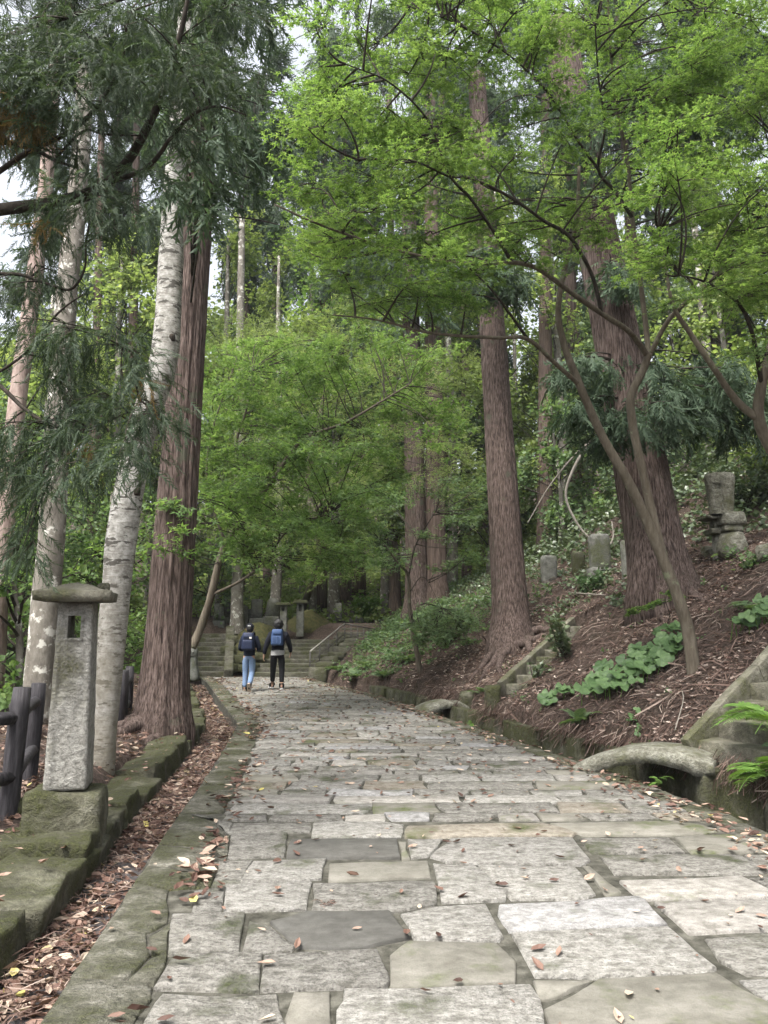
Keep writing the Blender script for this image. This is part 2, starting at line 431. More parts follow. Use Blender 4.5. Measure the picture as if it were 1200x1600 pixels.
M['fallen_leaf'] = leaf_mat('fallen_leaf', [(0, (.05, .028, .022)), (.3, (.11, .062, .048)), (.55, (.19, .118, .09)), (.8, (.31, .225, .175)), (.985, (.47, .39, .31)), (1, (.46, .40, .12))], .12, .25, 1.0, .6, patch=0)
M['litter_strand'] = leaf_mat('litter_strand', [(0, (.038, .024, .019)), (.5, (.095, .062, .05)), (.85, (.18, .128, .106)), (1, (.32, .26, .22))], .05, .15, 1.0, .8, patch=0)
def plain(name, col, rough=.8, spec=.3, bsc=0, bst=.3, metal=0):
    def b(nt, N):
        v = coords(N)
        n = noise(N, v, bsc or 20, 4, .6)
        c = mixc(N, mrange(N, n, .3, .7), tuple(q * .75 for q in col), tuple(min(1, q * 1.2) for q in col))
        return pbsdf(N, c, rough, bump(N, n, bst, .01), spec)
    return mat(name, b)

# ================================================================== SETTING
def axis(segs):
    out = []
    for a, b, d in segs: out.append(np.arange(a, b, d))
    return np.concatenate(out + [[segs[-1][1]]])
gx = axis([(-110, -30, 4), (-30, -8, .8), (-8, 9, .13), (9, 20, .5), (20, 50, 2), (50, 110, 5)])
gy = axis([(-12, 2, .6), (2, 30, .13), (30, 45, .5), (45, 150, 4)])
X, Y = np.meshgrid(gx, gy)
Z = land(X, Y)
g = G(); nx, ny = len(gx), len(gy)
i = np.arange(ny - 1)[:, None] * nx; j = np.arange(nx - 1)[None]
g.add(np.stack([X, Y, Z], -1).reshape(-1, 3), np.stack([i + j, i + j + 1, i + nx + j + 1, i + nx + j], -1).reshape(-1, 4))
whole('ground', g, M['litter'], True, kind='structure')

# the paved path: an earth bed with a skirt, the paving stones lie on it as its parts
ys = np.concatenate([np.arange(-3, 25.45, .3), [25.45]])
g = G()
a, b_ = xL(ys), xR(ys)
V = np.concatenate([np.stack([a, ys, a * 0 - .7], -1), np.stack([a, ys, a * 0 - .014], -1), np.stack([b_, ys, a * 0 - .014], -1), np.stack([b_, ys, a * 0 - .7], -1)])
m = len(ys); k = np.arange(m - 1)
for q in range(3): g.add(V if q == 0 else np.zeros((0, 3)), np.zeros((0, 4), int))
g.f.append(np.concatenate([np.stack([q * m + k, (q + 1) * m + k, (q + 1) * m + k + 1, q * m + k + 1], -1) for q in range(3)]))
path = whole('path', g, M['joint_earth'], kind='structure')

def stone_geo(poly, top, depth=.06, edge=.02, jit=.012, rngl=RNG):
    """an irregular slab: outline, worn shoulder, slightly uneven top"""
    poly = np.asarray(poly, float)[:, :2]
    P = []
    n = len(poly)
    for q in range(n):
        a, b = poly[q], poly[(q + 1) % n]
        d = np.linalg.norm(b - a)
        P.append(a)
        ts = [.5] if d < .5 else [.33, .67]
        nrm = np.array([b[1] - a[1], a[0] - b[0]]) / (d + 1e-9)
        for t in ts: P.append(a + (b - a) * t + nrm * rngl.normal(0, jit))
    P = np.array(P); c = P.mean(0); n = len(P)
    # cut the corners a little
    inw = (c - P); inw /= np.linalg.norm(inw, axis=1)[:, None] + 1e-9
    cor = np.zeros(n); 
    P = P + inw * (np.abs(rngl.normal(0, jit * .35, n)))[:, None]
    r0, r1, r2 = P, P + inw * edge * .4, P + inw * edge * 1.5
    zt = top + rngl.normal(0, .0035, n)
    V = np.concatenate([np.c_[r0, np.full(n, top - depth)], np.c_[r1, zt - edge * .5], np.c_[r2, zt + .001], [[c[0], c[1], top + .003]]])
    k = np.arange(n); k1 = (k + 1) % n
    gg = G(); gg.add(V, np.concatenate([np.stack([k, k1, n + k1, n + k], -1), np.stack([n + k, n + k1, 2 * n + k1, 2 * n + k], -1)]))
    gg.f.append(np.stack([2 * n + k, 2 * n + k1, np.full(n, 3 * n)], -1))
    return gg
def area2(p):
    x, y = p[:, 0], p[:, 1]
    return .5 * np.sum(x * np.roll(y, -1) - y * np.roll(x, -1))
n_stone = 0
far_bits = {}
def paver(poly, m, top=None, **k):
    global n_stone
    poly = np.asarray(poly)[:, :2]
    if area2(poly) < 0: poly = poly[::-1]
    top = RNG.normal(.003, .0025) if top is None else top
    gg = stone_geo(poly, top, **k)
    if n_stone < 297:
        part('paving_stone', gg, M[m], path, True); n_stone += 1
    else:
        far_bits.setdefault(m, G()).merge(gg)

NEAR = [   # outlines of the nearest stones as read off the photograph, laid on the ground plane
 ('mossy_paver', [(65,1600),(112,1527),(230,1533),(234,1560),(200,1605),(170,1660),(20,1660)]),
 ('mossy_paver', [(113,1523),(168,1446),(226,1460),(232,1492),(196,1527)]),
 ('mossy_paver', [(170,1442),(211,1379),(262,1392),(260,1440),(228,1456)]),
 ('mossy_paver', [(213,1375),(231,1353),(300,1363),(304,1386),(264,1389)]),
 ('mossy_paver', [(233,1349),(248,1320),(332,1326),(325,1358)]),
 ('mossy_paver', [(250,1317),(281,1270),(330,1276),(350,1310),(335,1323)]),
 ('granite', [(272,1492),(408,1489),(403,1548),(243,1543)]),
 ('mossy_paver', [(205,1540),(236,1540),(232,1556)]),
 ('granite', [(255,1553),(432,1553),(442,1600),(440,1660),(200,1660),(230,1590)]),
 ('smooth_stone', [(460,1552),(514,1551),(518,1660),(450,1660),(448,1590)]),
 ('granite_pale', [(540,1545),(828,1538),(846,1580),(852,1660),(526,1660),(528,1580)]),
 ('granite', [(415,1493),(588,1484),(604,1520),(602,1540),(408,1547)]),
 ('smooth_stone', [(612,1491),(640,1469),(774,1473),(804,1500),(802,1535),(612,1540)]),
 ('slate', [(424,1440),(480,1426),(608,1425),(638,1464),(560,1480),(466,1478)]),
 ('granite', [(270,1430),(381,1427),(372,1486),(264,1489),(266,1455)]),
 ('granite', [(390,1440),(424,1448),(460,1476),(454,1484),(380,1486)]),
 ('granite', [(490,1381),(679,1375),(680,1412),(615,1423),(488,1422)]),
 ('granite_pale', [(353,1381),(486,1378),(477,1420),(351,1424)]),
 ('granite', [(304,1393),(351,1386),(345,1423),(300,1425)]),
 ('smooth_stone', [(516,1348),(667,1346),(672,1370),(515,1376)]),
 ('granite_pale', [(396,1346),(509,1342),(501,1372),(376,1379)]),
 ('granite', [(342,1347),(394,1344),(372,1382),(331,1383)]),
 ('slate', [(456,1312),(619,1310),(624,1340),(449,1339)]),
 ('granite', [(361,1303),(449,1301),(444,1337),(356,1341)]),
 ('smooth_stone', [(623,1316),(634,1315),(640,1341),(628,1342)]),
 ('granite_pale', [(638,1313),(691,1311),(668,1337),(643,1340)]),
 ('granite_pale', [(674,1338),(705,1310),(894,1309),(921,1344),(912,1351),(700,1347)]),
 ('granite_pale', [(677,1351),(740,1352),(793,1392),(788,1406),(691,1409)]),
 ('granite_pale', [(748,1353),(898,1355),(928,1396),(903,1404),(800,1404)]),
 ('smooth_stone', [(909,1353),(921,1354),(970,1395),(946,1398)]),
 ('granite_pale', [(628,1428),(680,1418),(758,1414),(784,1463),(778,1468),(648,1466)]),
 ('granite_blue', [(782,1416),(850,1411),(1003,1401),(1041,1444),(797,1454),(786,1440)]),
 ('granite_pale', [(801,1459),(1044,1449),(1116,1512),(1094,1520),(925,1526),(838,1524)]),
 ('smooth_stone', [(853,1577),(938,1532),(1118,1523),(1205,1570),(1235,1660),(872,1660)]),
 ('smooth_stone', [(834,1531),(926,1532),(868,1556),(842,1560)]),
 ('granite', [(1104,1466),(1200,1457),(1262,1456),(1280,1520),(1168,1521),(1126,1500)]),
 ('granite_pale', [(1158,1531),(1280,1526),(1330,1590),(1222,1575)]),
 ('granite_pink', [(1025,1411),(1200,1406),(1275,1406),(1310,1450),(1078,1458)]),
 ('granite_pink', [(970,1377),(1158,1371),(1212,1395),(1207,1401),(1002,1405)]),
 ('granite', [(938,1337),(1155,1334),(1198,1360),(1180,1365),(962,1365)]),
 ('granite', [(1172,1371),(1290,1368),(1330,1398),(1226,1398)]),
 ('granite', [(908,1311),(1044,1309),(1068,1331),(927,1332)]),
 ('smooth_stone', [(1056,1309),(1230,1301),(1262,1326),(1082,1333)]),
 ('granite', [(1206,1366),(1165,1337),(1275,1334),(1320,1362)]),
 ('tan_stone', [(637,1290),(848,1287),(902,1300),(892,1307),(634,1308)]),
 ('granite_pale', [(491,1285),(599,1283),(630,1289),(626,1307),(488,1308)]),
 ('granite', [(365,1286),(484,1284),(482,1299),(355,1301)]),
 ('smooth_stone', [(860,1288),(1050,1281),(1130,1297),(1095,1303),(915,1305)]),
 ('mossy_paver', [(236,1462),(262,1444),(298,1427),(264,1455),(260,1488),(238,1490)]),
 ('mossy_paver', [(307,1363),(340,1348),(329,1383),(306,1386)]),
 ('mossy_paver', [(352,1311),(359,1304),(354,1340),(336,1326)]),
 ('mossy_paver', [(236,1500),(260,1493),(240,1536),(204,1528)]),
 ('granite', [(300,1274),(362,1287),(353,1302),(332,1279)]),
 ('granite_pink', [(1240,1590),(1340,1600),(1400,1660),(1250,1660)]),
 ('granite', [(1320,1450),(1460,1450),(1560,1520),(1300,1520)]),
 ('granite', [(1335,1400),(1450,1398),(1500,1440),(1330,1442)]),
]
for m, px in NEAR:
    P = np.array([gp(*q) for q in px]); c = P.mean(0)
    P = c + (P - c) + (P - c) / (np.linalg.norm(P - c, axis=1)[:, None] + 1e-9) * .013
    paver(P, m, jit=.007, edge=.009)

KINDS = ['granite'] * 9 + ['granite_pale'] * 4 + ['granite_blue', 'smooth_stone', 'granite_pink', 'granite_pink', 'tan_stone']
def course(y0, y1, yfirst_left=None):
    ym = (y0 + y1) / 2
    lw, rw = .40, .28
    x0, x1 = xL(ym) + lw, xR(ym) - rw
    xs = [x0]
    while xs[-1] < x1 - .25:
        xs.append(xs[-1] + RNG.choice([.36, .5, .68, .9, 1.15], p=[.15, .28, .32, .18, .07]) * RNG.uniform(.85, 1.15))
    xs[-1] = x1
    if len(xs) > 2 and xs[-1] - xs[-2] < .28: xs.pop(-2)
    gsz = .008 + .004 * RNG.random()
    tilt = RNG.normal(0, .010)
    for q in range(len(xs) - 1):
        a, b = xs[q] + gsz, xs[q + 1] - gsz
        sk0, sk1 = RNG.normal(0, .02, 2)
        yy = lambda x: tilt * (x - ym)
        d0, d1 = RNG.normal(0, .009, 2)
        P = [(a + sk0, y0 + gsz + d0 + tilt * a), (b + sk1, y0 + gsz + d1 + tilt * b), (b - sk1, y1 - gsz + d0 + tilt * b), (a - sk0, y1 - gsz + d1 + tilt * a)]
        paver(P, RNG.choice(KINDS), jit=.010, edge=.010)
def border_strip(side, y0, y1):
    y = y0
    while y < y1:
        d = RNG.uniform(.4, .8)
        if side == 'L':
            f = lambda q: (xL(q) + .012, xL(q) + .385)
        else:
            f = lambda q: (xR(q) - .265, xR(q) - .012)
        a, b = f(y + .012), f(y + d - .012)
        paver([(a[0], y + .012), (a[1], y + .012), (b[1], y + d - .012), (b[0], y + d - .012)], 'mossy_paver', jit=.02, edge=.012)
        y += d
y = 6.72
border_strip('R', 6.0, 13)
border_strip('L', 7.0, 13)
while y < 25.2:
    t = RNG.uniform(.24, .42) if y < 20 else .45
    course(y, min(y + t, 25.3)); y += t
border_strip('R', 13, 25); border_strip('L', 13, 25)
for m, gg in far_bits.items():
    o = part('paving_stone', gg, M[m], path, True); o['kind'] = 'stuff'

# gutter bed on the left (a sheet between path and kerb)
ys = np.arange(2, 25.2, .3)
g = G(); zg = np.interp(ys, [2, 12, 15, 24], [-.13, -.13, -.26, -.2])
o1 = xL(ys) - .0; o2 = xL(ys) - gut_w(ys) / .95 - .1
m = len(ys); k = np.arange(m - 1)
g.add(np.concatenate([np.c_[o2, ys, zg], np.c_[o1, ys, zg]]), np.stack([k, m + k, m + k + 1, k + 1], -1))
whole('gutter', g, M['gutter'], kind='structure')
# ditch bed right
ys = np.arange(2, 24, .3); m = len(ys); k = np.arange(m - 1)
g = G(); g.add(np.concatenate([np.c_[xR(ys), ys, ys * 0 - .42], np.c_[xR(ys) + ditch_w(ys) / .84 + .1, ys, ys * 0 - .42]]), np.stack([k, m + k, m + k + 1, k + 1], -1))
whole('ditch', g, M['gutter'], kind='structure')

def block(size, seed, cuts=3, amp=.03, freq=3.0, round_=.12, taper=1.0):
    """rough dressed stone, local coordinates, base at z=0"""
    bm = bmesh.new(); bmesh.ops.create_cube(bm, size=1.0)
    for v in bm.verts: v.co = Vector((v.co.x * size[0], v.co.y * size[1], v.co.z * size[2]))
    r = min(size) * round_
    if r > 0: bmesh.ops.bevel(bm, geom=bm.edges[:], offset=r, segments=2, profile=.6, affect='EDGES')
    if cuts: bmesh.ops.subdivide_edges(bm, edges=[e for e in bm.edges if e.calc_length() > min(size) * .35], cuts=cuts, use_grid_fill=True)
    bmesh.ops.triangulate(bm, faces=[f for f in bm.faces if len(f.verts) > 4])
    V = np.array([v.co[:] for v in bm.verts])
    sx = np.array([seed * 3.7, seed * 1.9, seed * 5.1])
    D = np.stack([fbm(V * freq + sx + q * 31, 3) for q in range(3)], -1)
    V = V + D * amp
    if taper != 1.0:
        t = (V[:, 2] / size[2] + .5)[:, None]; V[:, :2] *= 1 + (taper - 1) * t
    V[:, 2] += size[2] / 2
    gg = G(); gg.n = len(V); gg.v = [V]
    q4 = [[v.index for v in f.verts] for f in bm.faces if len(f.verts) == 4]; t3 = [[v.index for v in f.verts] for f in bm.faces if len(f.verts) == 3]
    if q4: gg.f.append(np.array(q4))
    if t3: gg.f.append(np.array(t3))
    bm.free()
    return gg
def moved(gg, loc, rz=0.0, rx=0.0, ry=0.0):
    Rm = np.array(Euler((rx, ry, rz)).to_matrix())
    o = G(); o.n = gg.n; o.f = list(gg.f); o.v = [v @ Rm.T + np.asarray(loc) for v in gg.v]; return o
def rounded_slab(w, d, h, top=.5, cuts=10, taper=.0):
    """upright slab with rounded head: front in the xz plane, thickness d along y"""
    P = [(-w / 2 * (1 - 0), 0), (w / 2, 0)]
    hs = h - w / 2 * top
    for q in range(cuts + 1):
        a = PI * q / cuts
        P.append((w / 2 * (1 + taper) * math.cos(a), hs + w / 2 * top * math.sin(a)))
    bm = bmesh.new()
    vs = [bm.verts.new((x, -d / 2, z)) for x, z in P]
    f = bm.faces.new(vs)
    e = bmesh.ops.extrude_face_region(bm, geom=[f])
    for v in e['geom']:
        if isinstance(v, bmesh.types.BMVert): v.co.y += d
    bmesh.ops.recalc_face_normals(bm, faces=bm.faces[:])
    bmesh.ops.bevel(bm, geom=[q for q in bm.edges if q.calc_length() > 0 and abs(q.verts[0].co.y - q.verts[1].co.y) < 1e-6], offset=min(w, d) * .09, segments=2, affect='EDGES')
    bmesh.ops.triangulate(bm, faces=[q for q in bm.faces if len(q.verts) > 4])
    V = np.array([v.co[:] for v in bm.verts])
    gg = G(); gg.v = [V]; gg.n = len(V)
    for kk in (3, 4):
        ff = [[v.index for v in q.verts] for q in bm.faces if len(q.verts) == kk]
        if ff: gg.f.append(np.array(ff))
    bm.free(); return gg

# ------------------------------------------------------------------ left kerb of mossy blocks
kerb = thing('stone_kerb', 'low mossy kerb of rough stone blocks along the leaf-filled gutter on the lantern side', 'kerb', on(-2.0, 6))
y = 3.0; q = 0
rk = np.random.default_rng(3)
while y < 21.5:
    L_ = rk.uniform(.55, .95) if y < 12 else rk.uniform(.6, 1.0)
    w = rk.uniform(.42, .62); h = rk.uniform(.30, .42) + (.03 if y < 5 else 0)
    ym = y + L_ / 2
    x0 = xL(ym) - gut_w(ym) / .95 - w / 2 - .05 + rk.normal(0, .02)
    ang = math.atan2(xL(y + L_) - xL(y), L_)
    z0 = -.29 if y < 12 else -.30
    bb = block((w, L_ - .015, h), 10 + q, 4, .034, 4.5, .07)
    bb = moved(bb, (x0, ym, z0), -ang + rk.normal(0, .05), rk.normal(0, .03), rk.normal(0, .06))
    part('kerb_stone', bb, M['moss_stone'], kerb, True)
    if y < 7.5 and q % 2 == 0:   # a second, flatter block behind
        b2 = block((.5, L_ * .9, .22), 60 + q, 4, .035, 4.5, .09)
        part('kerb_stone', moved(b2, (x0 - w / 2 - .24, ym + .2, z0 + .08), -ang + rk.normal(0, .15), 0, .08), M['moss_stone'], kerb, True)
    y += L_; q += 1

fb = gp(105, 1325, .1)
part('kerb_stone', moved(block((.66, .42, .30), 71, 4, .03, 4.5, .09), fb + [-.17, .02, -.23], .1), M['moss_stone'], kerb, True)
# hillside wall of the ditch
wall = thing('ditch_wall', 'low mossy stone wall lining the ditch below the litter-covered slope', 'wall', on(3.6, 8))
y = 3.6; q = 0
while y < 20:
    L_ = rk.uniform(.7, 1.3)
    ym = y + L_ / 2; x0 = xR(ym) + ditch_w(ym) / np.interp(ym, [9, 16], [.95, .84]) + .10
    ang = math.atan2(xR(y + L_) - xR(y), L_)
    bb = block((.26, L_ - .015, .68), 100 + q, 2, .03, 2.2, .1)
    part('wall_block', moved(bb, (x0, ym, -.58), -ang, 0, .04), M['moss_stone'], wall, True)
    y += L_; q += 1

# ------------------------------------------------------------------ the two small stone bridges over the ditch
def arch_bridge(a, b, width, rise, thick, label, yaw_side):
    a, b = np.asarray(a, float), np.asarray(b, float)
    d = b - a; L_ = np.linalg.norm(d[:2]); u = d / np.linalg.norm(d); side = np.array([-u[1], u[0], 0]); side /= np.linalg.norm(side)
    n = 26; Vt = []
    t = np.linspace(0, 1, n)
    g_ = G()
    rings = []
    for s in t:
        p = a + d * s
        top = p[2] + rise * math.sin(PI * s) ** .8
        th = thick * (1 - .25 * math.sin(PI * s)) if .18 < s < .82 else thick * 1.0
        bot = top - th if .18 < s < .82 else p[2] - .06
        bot = p[2] - .10 + (rise - thick + .12) * max(0, math.sin(PI * (s - .12) / .76)) if .12 < s < .88 else p[2] - .12
        w = width / 2
        rr = [(-w, bot), (-w * 1.03, (top + bot) / 2), (-w, top - .035), (-w * .85, top), (0, top + .012), (w * .85, top), (w, top - .035), (w * 1.03, (top + bot) / 2), (w, bot), (0, bot + .01)]
        rings.append([(p + side * x)[:2].tolist() + [z] for x, z in rr])
    V = np.array(rings); k = V.shape[1]
    V = V.reshape(-1, 3)
    V = V + np.stack([fbm(V * 3 + q * 9, 3) for q in range(3)], -1) * .013
    i = np.arange(n - 1)[:, None] * k; j = np.arange(k)[None]; j1 = (j + 1) % k
    g_.add(V, np.stack([i + j, i + k + j, i + k + j1, i + j1], -1).reshape(-1, 4))
    g_.f.append(np.array([[q, q + 1, 9] for q in range(8)])); off = (n - 1) * k
    g_.f.append(np.array([[off + q + 1, off + q, off + 9] for q in range(8)]))
    r = thing('stone_bridge', label, 'bridge', (a + b) / 2)
    part('arch_slab', g_, M['lichen_stone'], r, True)
    return r, a, u, side
pa, pb = gp(902, 1196, .0), pd(1122, 1186, 8.5)
br, a0, u0, s0 = arch_bridge(pa, pb, .66, .19, .17, 'small arched stone slab bridging the ditch below the fern-edged steps', 1)
part('abutment', moved(block((.34, .6, .5), 201, 2, .03), (a0 + u0 * 1.42 + np.array([0, 0, -.52]))), M['moss_stone'], br, True)
part('abutment', moved(block((.3, .5, .3), 202, 2, .02), (a0 + u0 * .06 + np.array([-.05, 0, -.30]))), M['step_stone'], br, True)
pa, pb = gp(652, 1108, .03), gp(742, 1104, .05)
br, a0, u0, s0 = arch_bridge(pa, pb, .6, .15, .15, 'flat stone slab bridge with pale lichen at the foot of the narrow steps', 1)
part('abutment', moved(block((.3, .55, .4), 203, 2, .03), (a0 + u0 * 1.05 + np.array([0, 0, -.42]))), M['moss_stone'], br, True)
for px, py, r_, h_ in ((730, 1090, .14, .30), (769, 1086, .15, .32)):
    p = hit(px, py + 18)
    part('end_post', moved(block((r_ * 2, r_ * 2, h_ + .25), px, 3, .03, 3, .3), (p[0], p[1], p[2] - .2)), M['moss_stone'], br, True)

# ------------------------------------------------------------------ steps on the slope
def stair(name, label, p0, p1, width, n, kerb_sides=(1, -1), rise=None, kw=.16, sink=.05):
    p0, p1 = np.asarray(p0, float), np.asarray(p1, float)
    d = p1 - p0; run = np.linalg.norm(d[:2]); u = np.array([d[0], d[1], 0]) / run; s = np.array([-u[1], u[0], 0])
    ang = math.atan2(u[1], u[0])
    r = thing(name, label, 'steps', p0)
    tr, ri = run / n, d[2] / n
    for q in range(n):
        c = p0 + u * (tr * (q + .5) + .04); z = p0[2] + ri * (q + 1)
        hgt = ri + .12
        bb = block((tr + .08, width - .01, hgt), q + int(abs(p0[0]) * 50), 2, .016, 3, .06)
        part('step', moved(bb, (c[0], c[1], z - hgt + RNG.normal(0, .006)), ang + RNG.normal(0, .01)), M['step_stone'], r, True)
    for sd in kerb_sides:
        off = s * sd * (width / 2 + kw / 2)
        m = max(2, int(run / .9)); 
        for q in range(m):
            t0, t1 = q / m, (q + 1) / m
            a = p0 + d * t0 + off; b = p0 + d * t1 + off
            c = (a + b) / 2; L_ = np.linalg.norm(b - a)
            bb = block((L_ - .008, kw, .30), 300 + q + int(abs(p0[1]) * 10), 2, .012, 3, .1)
            pit = -math.atan2(d[2], run)
            Rm = Matrix.Rotation(ang, 3, 'Z') @ Matrix.Rotation(pit, 3, 'Y')
            V = [v @ np.array(Rm).T + (c + np.array([0, 0, ri * .5 + .06 - .22])) for v in bb.v]
            bb.v = V
            part('side_kerb', bb, M['step_stone'], r, True)
    return r
def slope_dir(p, step=.6):
    gx_ = float(land(p[0] + step, p[1]) - land(p[0] - step, p[1])); gy_ = float(land(p[0], p[1] + step) - land(p[0], p[1] - step))
    return np.array([gx_, gy_]) / math.hypot(gx_, gy_)
(n0, n1, _), (m0, m1, _) = CARVE
stair('stone_steps', 'nearest mossy stone steps climbing the slope beside green ferns', n0, n1, .95, 8, kw=.11)
stair('stone_steps', 'narrow mossy steps climbing between low kerbs past the middle cedar trunk', m0, m1, .52, 8, kw=.12)

# ------------------------------------------------------------------ far stairs, mound, railing
def far_stairs(label, x0, x1, ya, yb, z0, z1, n, skew=0.0, kerbs=()):
    r = thing('stone_stairs', label, 'stairs', ((x0 + x1) / 2, ya, z0))
    for q in range(n):
        t = (q + .5) / n; yy = ya + (yb - ya) * t; zz = z0 + (z1 - z0) * (q + 1) / n
        hgt = (z1 - z0) / n + .1
        bb = block((x1 - x0, (yb - ya) / n + .06, hgt), q + int(abs(x0) * 10), 2, .012, 3, .08)
        part('step', moved(bb, ((x0 + x1) / 2 + skew * t, yy, zz - hgt), RNG.normal(0, .006)), M['step_dark'], r, True)
    return r
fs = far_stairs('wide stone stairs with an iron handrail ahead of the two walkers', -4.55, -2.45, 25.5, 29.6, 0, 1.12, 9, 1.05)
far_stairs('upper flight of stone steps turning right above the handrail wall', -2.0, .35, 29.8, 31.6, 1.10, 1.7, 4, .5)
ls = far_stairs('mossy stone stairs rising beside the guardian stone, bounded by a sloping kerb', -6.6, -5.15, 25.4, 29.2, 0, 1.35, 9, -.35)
g = G()
for q in range(5):
    t0, t1 = q / 5, (q + 1) / 5
    a = np.array([-5.02 - .75 * t0, 25.3 + 3.9 * t0, .12 + 1.4 * t0]); b = np.array([-5.02 - .75 * t1, 25.3 + 3.9 * t1, .12 + 1.4 * t1])
    c = (a + b) / 2; d = b - a; L_ = np.linalg.norm(d)
    bb = block((.3, L_, .34), 400 + q, 2, .02, 3, .12)
    Rm = Matrix.Rotation(math.atan2(-d[0], d[1]), 3, 'Z') @ Matrix.Rotation(math.atan2(d[2], math.hypot(d[0], d[1])), 3, 'X')
    bb.v = [v @ np.array(Rm).T + c - np.array([0, 0, .2]) for v in bb.v]
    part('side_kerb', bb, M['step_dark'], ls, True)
# wall under the handrail
rw = thing('stair_wall', 'sloping rough stone wall beside the wide stairs, under the handrail', 'wall', (-2.2, 26, 0))
for q in range(7):
    t = (q + .5) / 7
    L_ = .66
    bb = block((.62, L_ + .02, .42 + .6 * t), 420 + q, 3, .05, 2.4, .12)
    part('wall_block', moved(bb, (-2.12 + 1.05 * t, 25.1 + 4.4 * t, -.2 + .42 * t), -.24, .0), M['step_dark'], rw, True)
# handrail
def metal_rail():
    r = thing('handrail', 'thin dark iron handrail running up the wide stairs and along the landing', 'handrail', (-2.35, 25.8, .4))
    mt = plain('rail_iron', (.05, .045, .042), .5, .5, 8)
    mg = plain('rail_worn', (.30, .28, .25), .4, .6, 8)
    A = np.array([-2.42, 25.55, .06]); B = np.array([-1.5, 29.6, .98]); C_ = np.array([-.3, 30.0, .86])
    up = np.array([0, 0, .74])
    gg = G().tube([A + up, (A + B) / 2 + up, B + up], .028, 6); part('rail', gg, mg, r, True)
    gg = G().tube([A + up * .5, B + up * .5], .016, 5); part('rail', gg, mt, r, True)
    gg = G().tube([B + up, C_ + up * .85], .024, 6); part('rail', gg, mt, r, True)
    gg = G().tube([B + up * .5, C_ + up * .45], .016, 6); part('rail', gg, mt, r, True)
    for t in np.linspace(0, 1, 5):
        p = A + (B - A) * t; part('post', G().tube([p - [0, 0, .25], p + up], .022, 6), mt, r, True)
    for t in np.linspace(.2, 1, 5):
        p = B + (C_ - B) * t; part('post', G().tube([p - [0, 0, .3], p + up * (1 - .15 * t)], .02, 6), mt, r, True)
metal_rail()
# mossy mound between the stairs
def dome(c, rx, ry, h, seed, n=28, m=12):
    gg = G(); th = np.arange(n) * 2 * PI / n; k = np.linspace(1, 0, m)
    V = np.array([[[c[0] + rx * q * math.cos(t), c[1] + ry * q * math.sin(t), c[2] + h * (1 - q ** 2.4)] for t in th] for q in k]).reshape(-1, 3)
    V[:, 2] += fbm(V * 1.6 + seed, 3) * .10; V[:, :2] += np.stack([fbm(V * 1.1 + seed + 3, 2), fbm(V * 1.1 + seed + 8, 2)], -1) * .14
    i = np.arange(m - 1)[:, None] * n; j = np.arange(n)[None]; j1 = (j + 1) % n
    return gg.add(V, np.stack([i + j, i + j1, i + n + j1, i + n + j], -1).reshape(-1, 4))
def b_moss(nt, N):
    v = coords(N, kind='World'); n1 = noise(N, v, 7, 5, .7); n2 = noise(N, v, 45, 3, .7)
    col = ramp(N, n1, [(.34, (.035, .036, .014)), (.5, (.07, .07, .024)), (.66, (.115, .10, .042))])
    return pbsdf(N, col, .95, bump(N, math_(N, 'ADD', n1, n2), .9, .04))
M['moss'] = mat('moss', b_moss)
whole('mossy_mound', dome((-4.75, 29.6, .1), 1.25, 3.2, 1.65, 3), M['moss'], True, kind='structure')
whole('mossy_mound', dome((-3.1, 31.9, .9), 1.5, 1.6, 1.35, 9), M['moss'], True, kind='structure')
for q in range(16):   # stones set in the foot of the mound
    p = np.array([-5.35 + .33 * (q % 4) + RNG.uniform(-.08, .08), 26.0 + .6 * (q // 4) + RNG.uniform(0, .2), 0]); p[2] = .1 + (p[1] - 26.0) * .45
    bb = block((RNG.uniform(.3, .6), RNG.uniform(.25, .4), RNG.uniform(.18, .3)), 500 + q, 2, .04, 3, .2)
    whole('mossy_rock', moved(bb, p, RNG.uniform(-.6, .6)), M['moss_stone'], True, ('%s mossy rock in the bank between the far stairs, %s' % (['large', 'small', 'flat', 'squat'][q % 4], ['lowest row', 'second row from below', 'third row from below', 'top row'][q // 4])), 'rock', 'rocks in the bank between the far stairs')

# ------------------------------------------------------------------ far gravestones and lanterns
M['grave_dark'] = stone_mat('grave_dark', [(.3, (.09, .095, .085)), (.5, (.15, .155, .14)), (.7, (.21, .21, .19))], moss=.35, relief=.4, relief_scale=7, mosscol=(.07, .08, .035))
def gravestone(px, py, wpx, hpx, D, label, top=.5, m='grave_stone', rz=0.0, tilt=0.0, base=True, lift=0.0):
    p = pd(px, py, D); w, h = wpx * D / FPX, hpx * D / FPX
    r = thing('gravestone', label, 'gravestone', p, 'gravestones on the far terrace' if D > 26 else 'stone markers on the slope')
    bh = .1 if base else 0
    if base: part('base', moved(block((w * 1.25, w * .8, .5), int(px), 2, .02, 3, .1), p + [0, 0, -.4]), M[m], r, True)
    sl = rounded_slab(w, w * .42, h - bh, top)
    part('tablet', moved(sl, p + [0, 0, bh - .02], rz, 0, tilt), M[m], r, True)
    return r
gravestone(342, 974, 16, 32, 31, 'dark upright slab at the left end of the far terrace', .25, 'grave_dark')
gravestone(356, 968, 8, 28, 32.5, 'slim pale post beside the dark slab on the far terrace', .2)
gravestone(380, 969, 14, 24, 31, 'low rounded stone on the far terrace beside a white tree trunk', .6)
gravestone(390, 971, 11, 20, 31.5, 'small dark stone half behind the low rounded one', .4, 'grave_dark')
gravestone(401, 970, 17, 34, 31, 'square-topped slab at the centre of the far terrace', .12)
gravestone(424, 967, 19, 33, 31, 'round-topped slab leaning right on the far terrace', .8, rz=.1, tilt=.12)
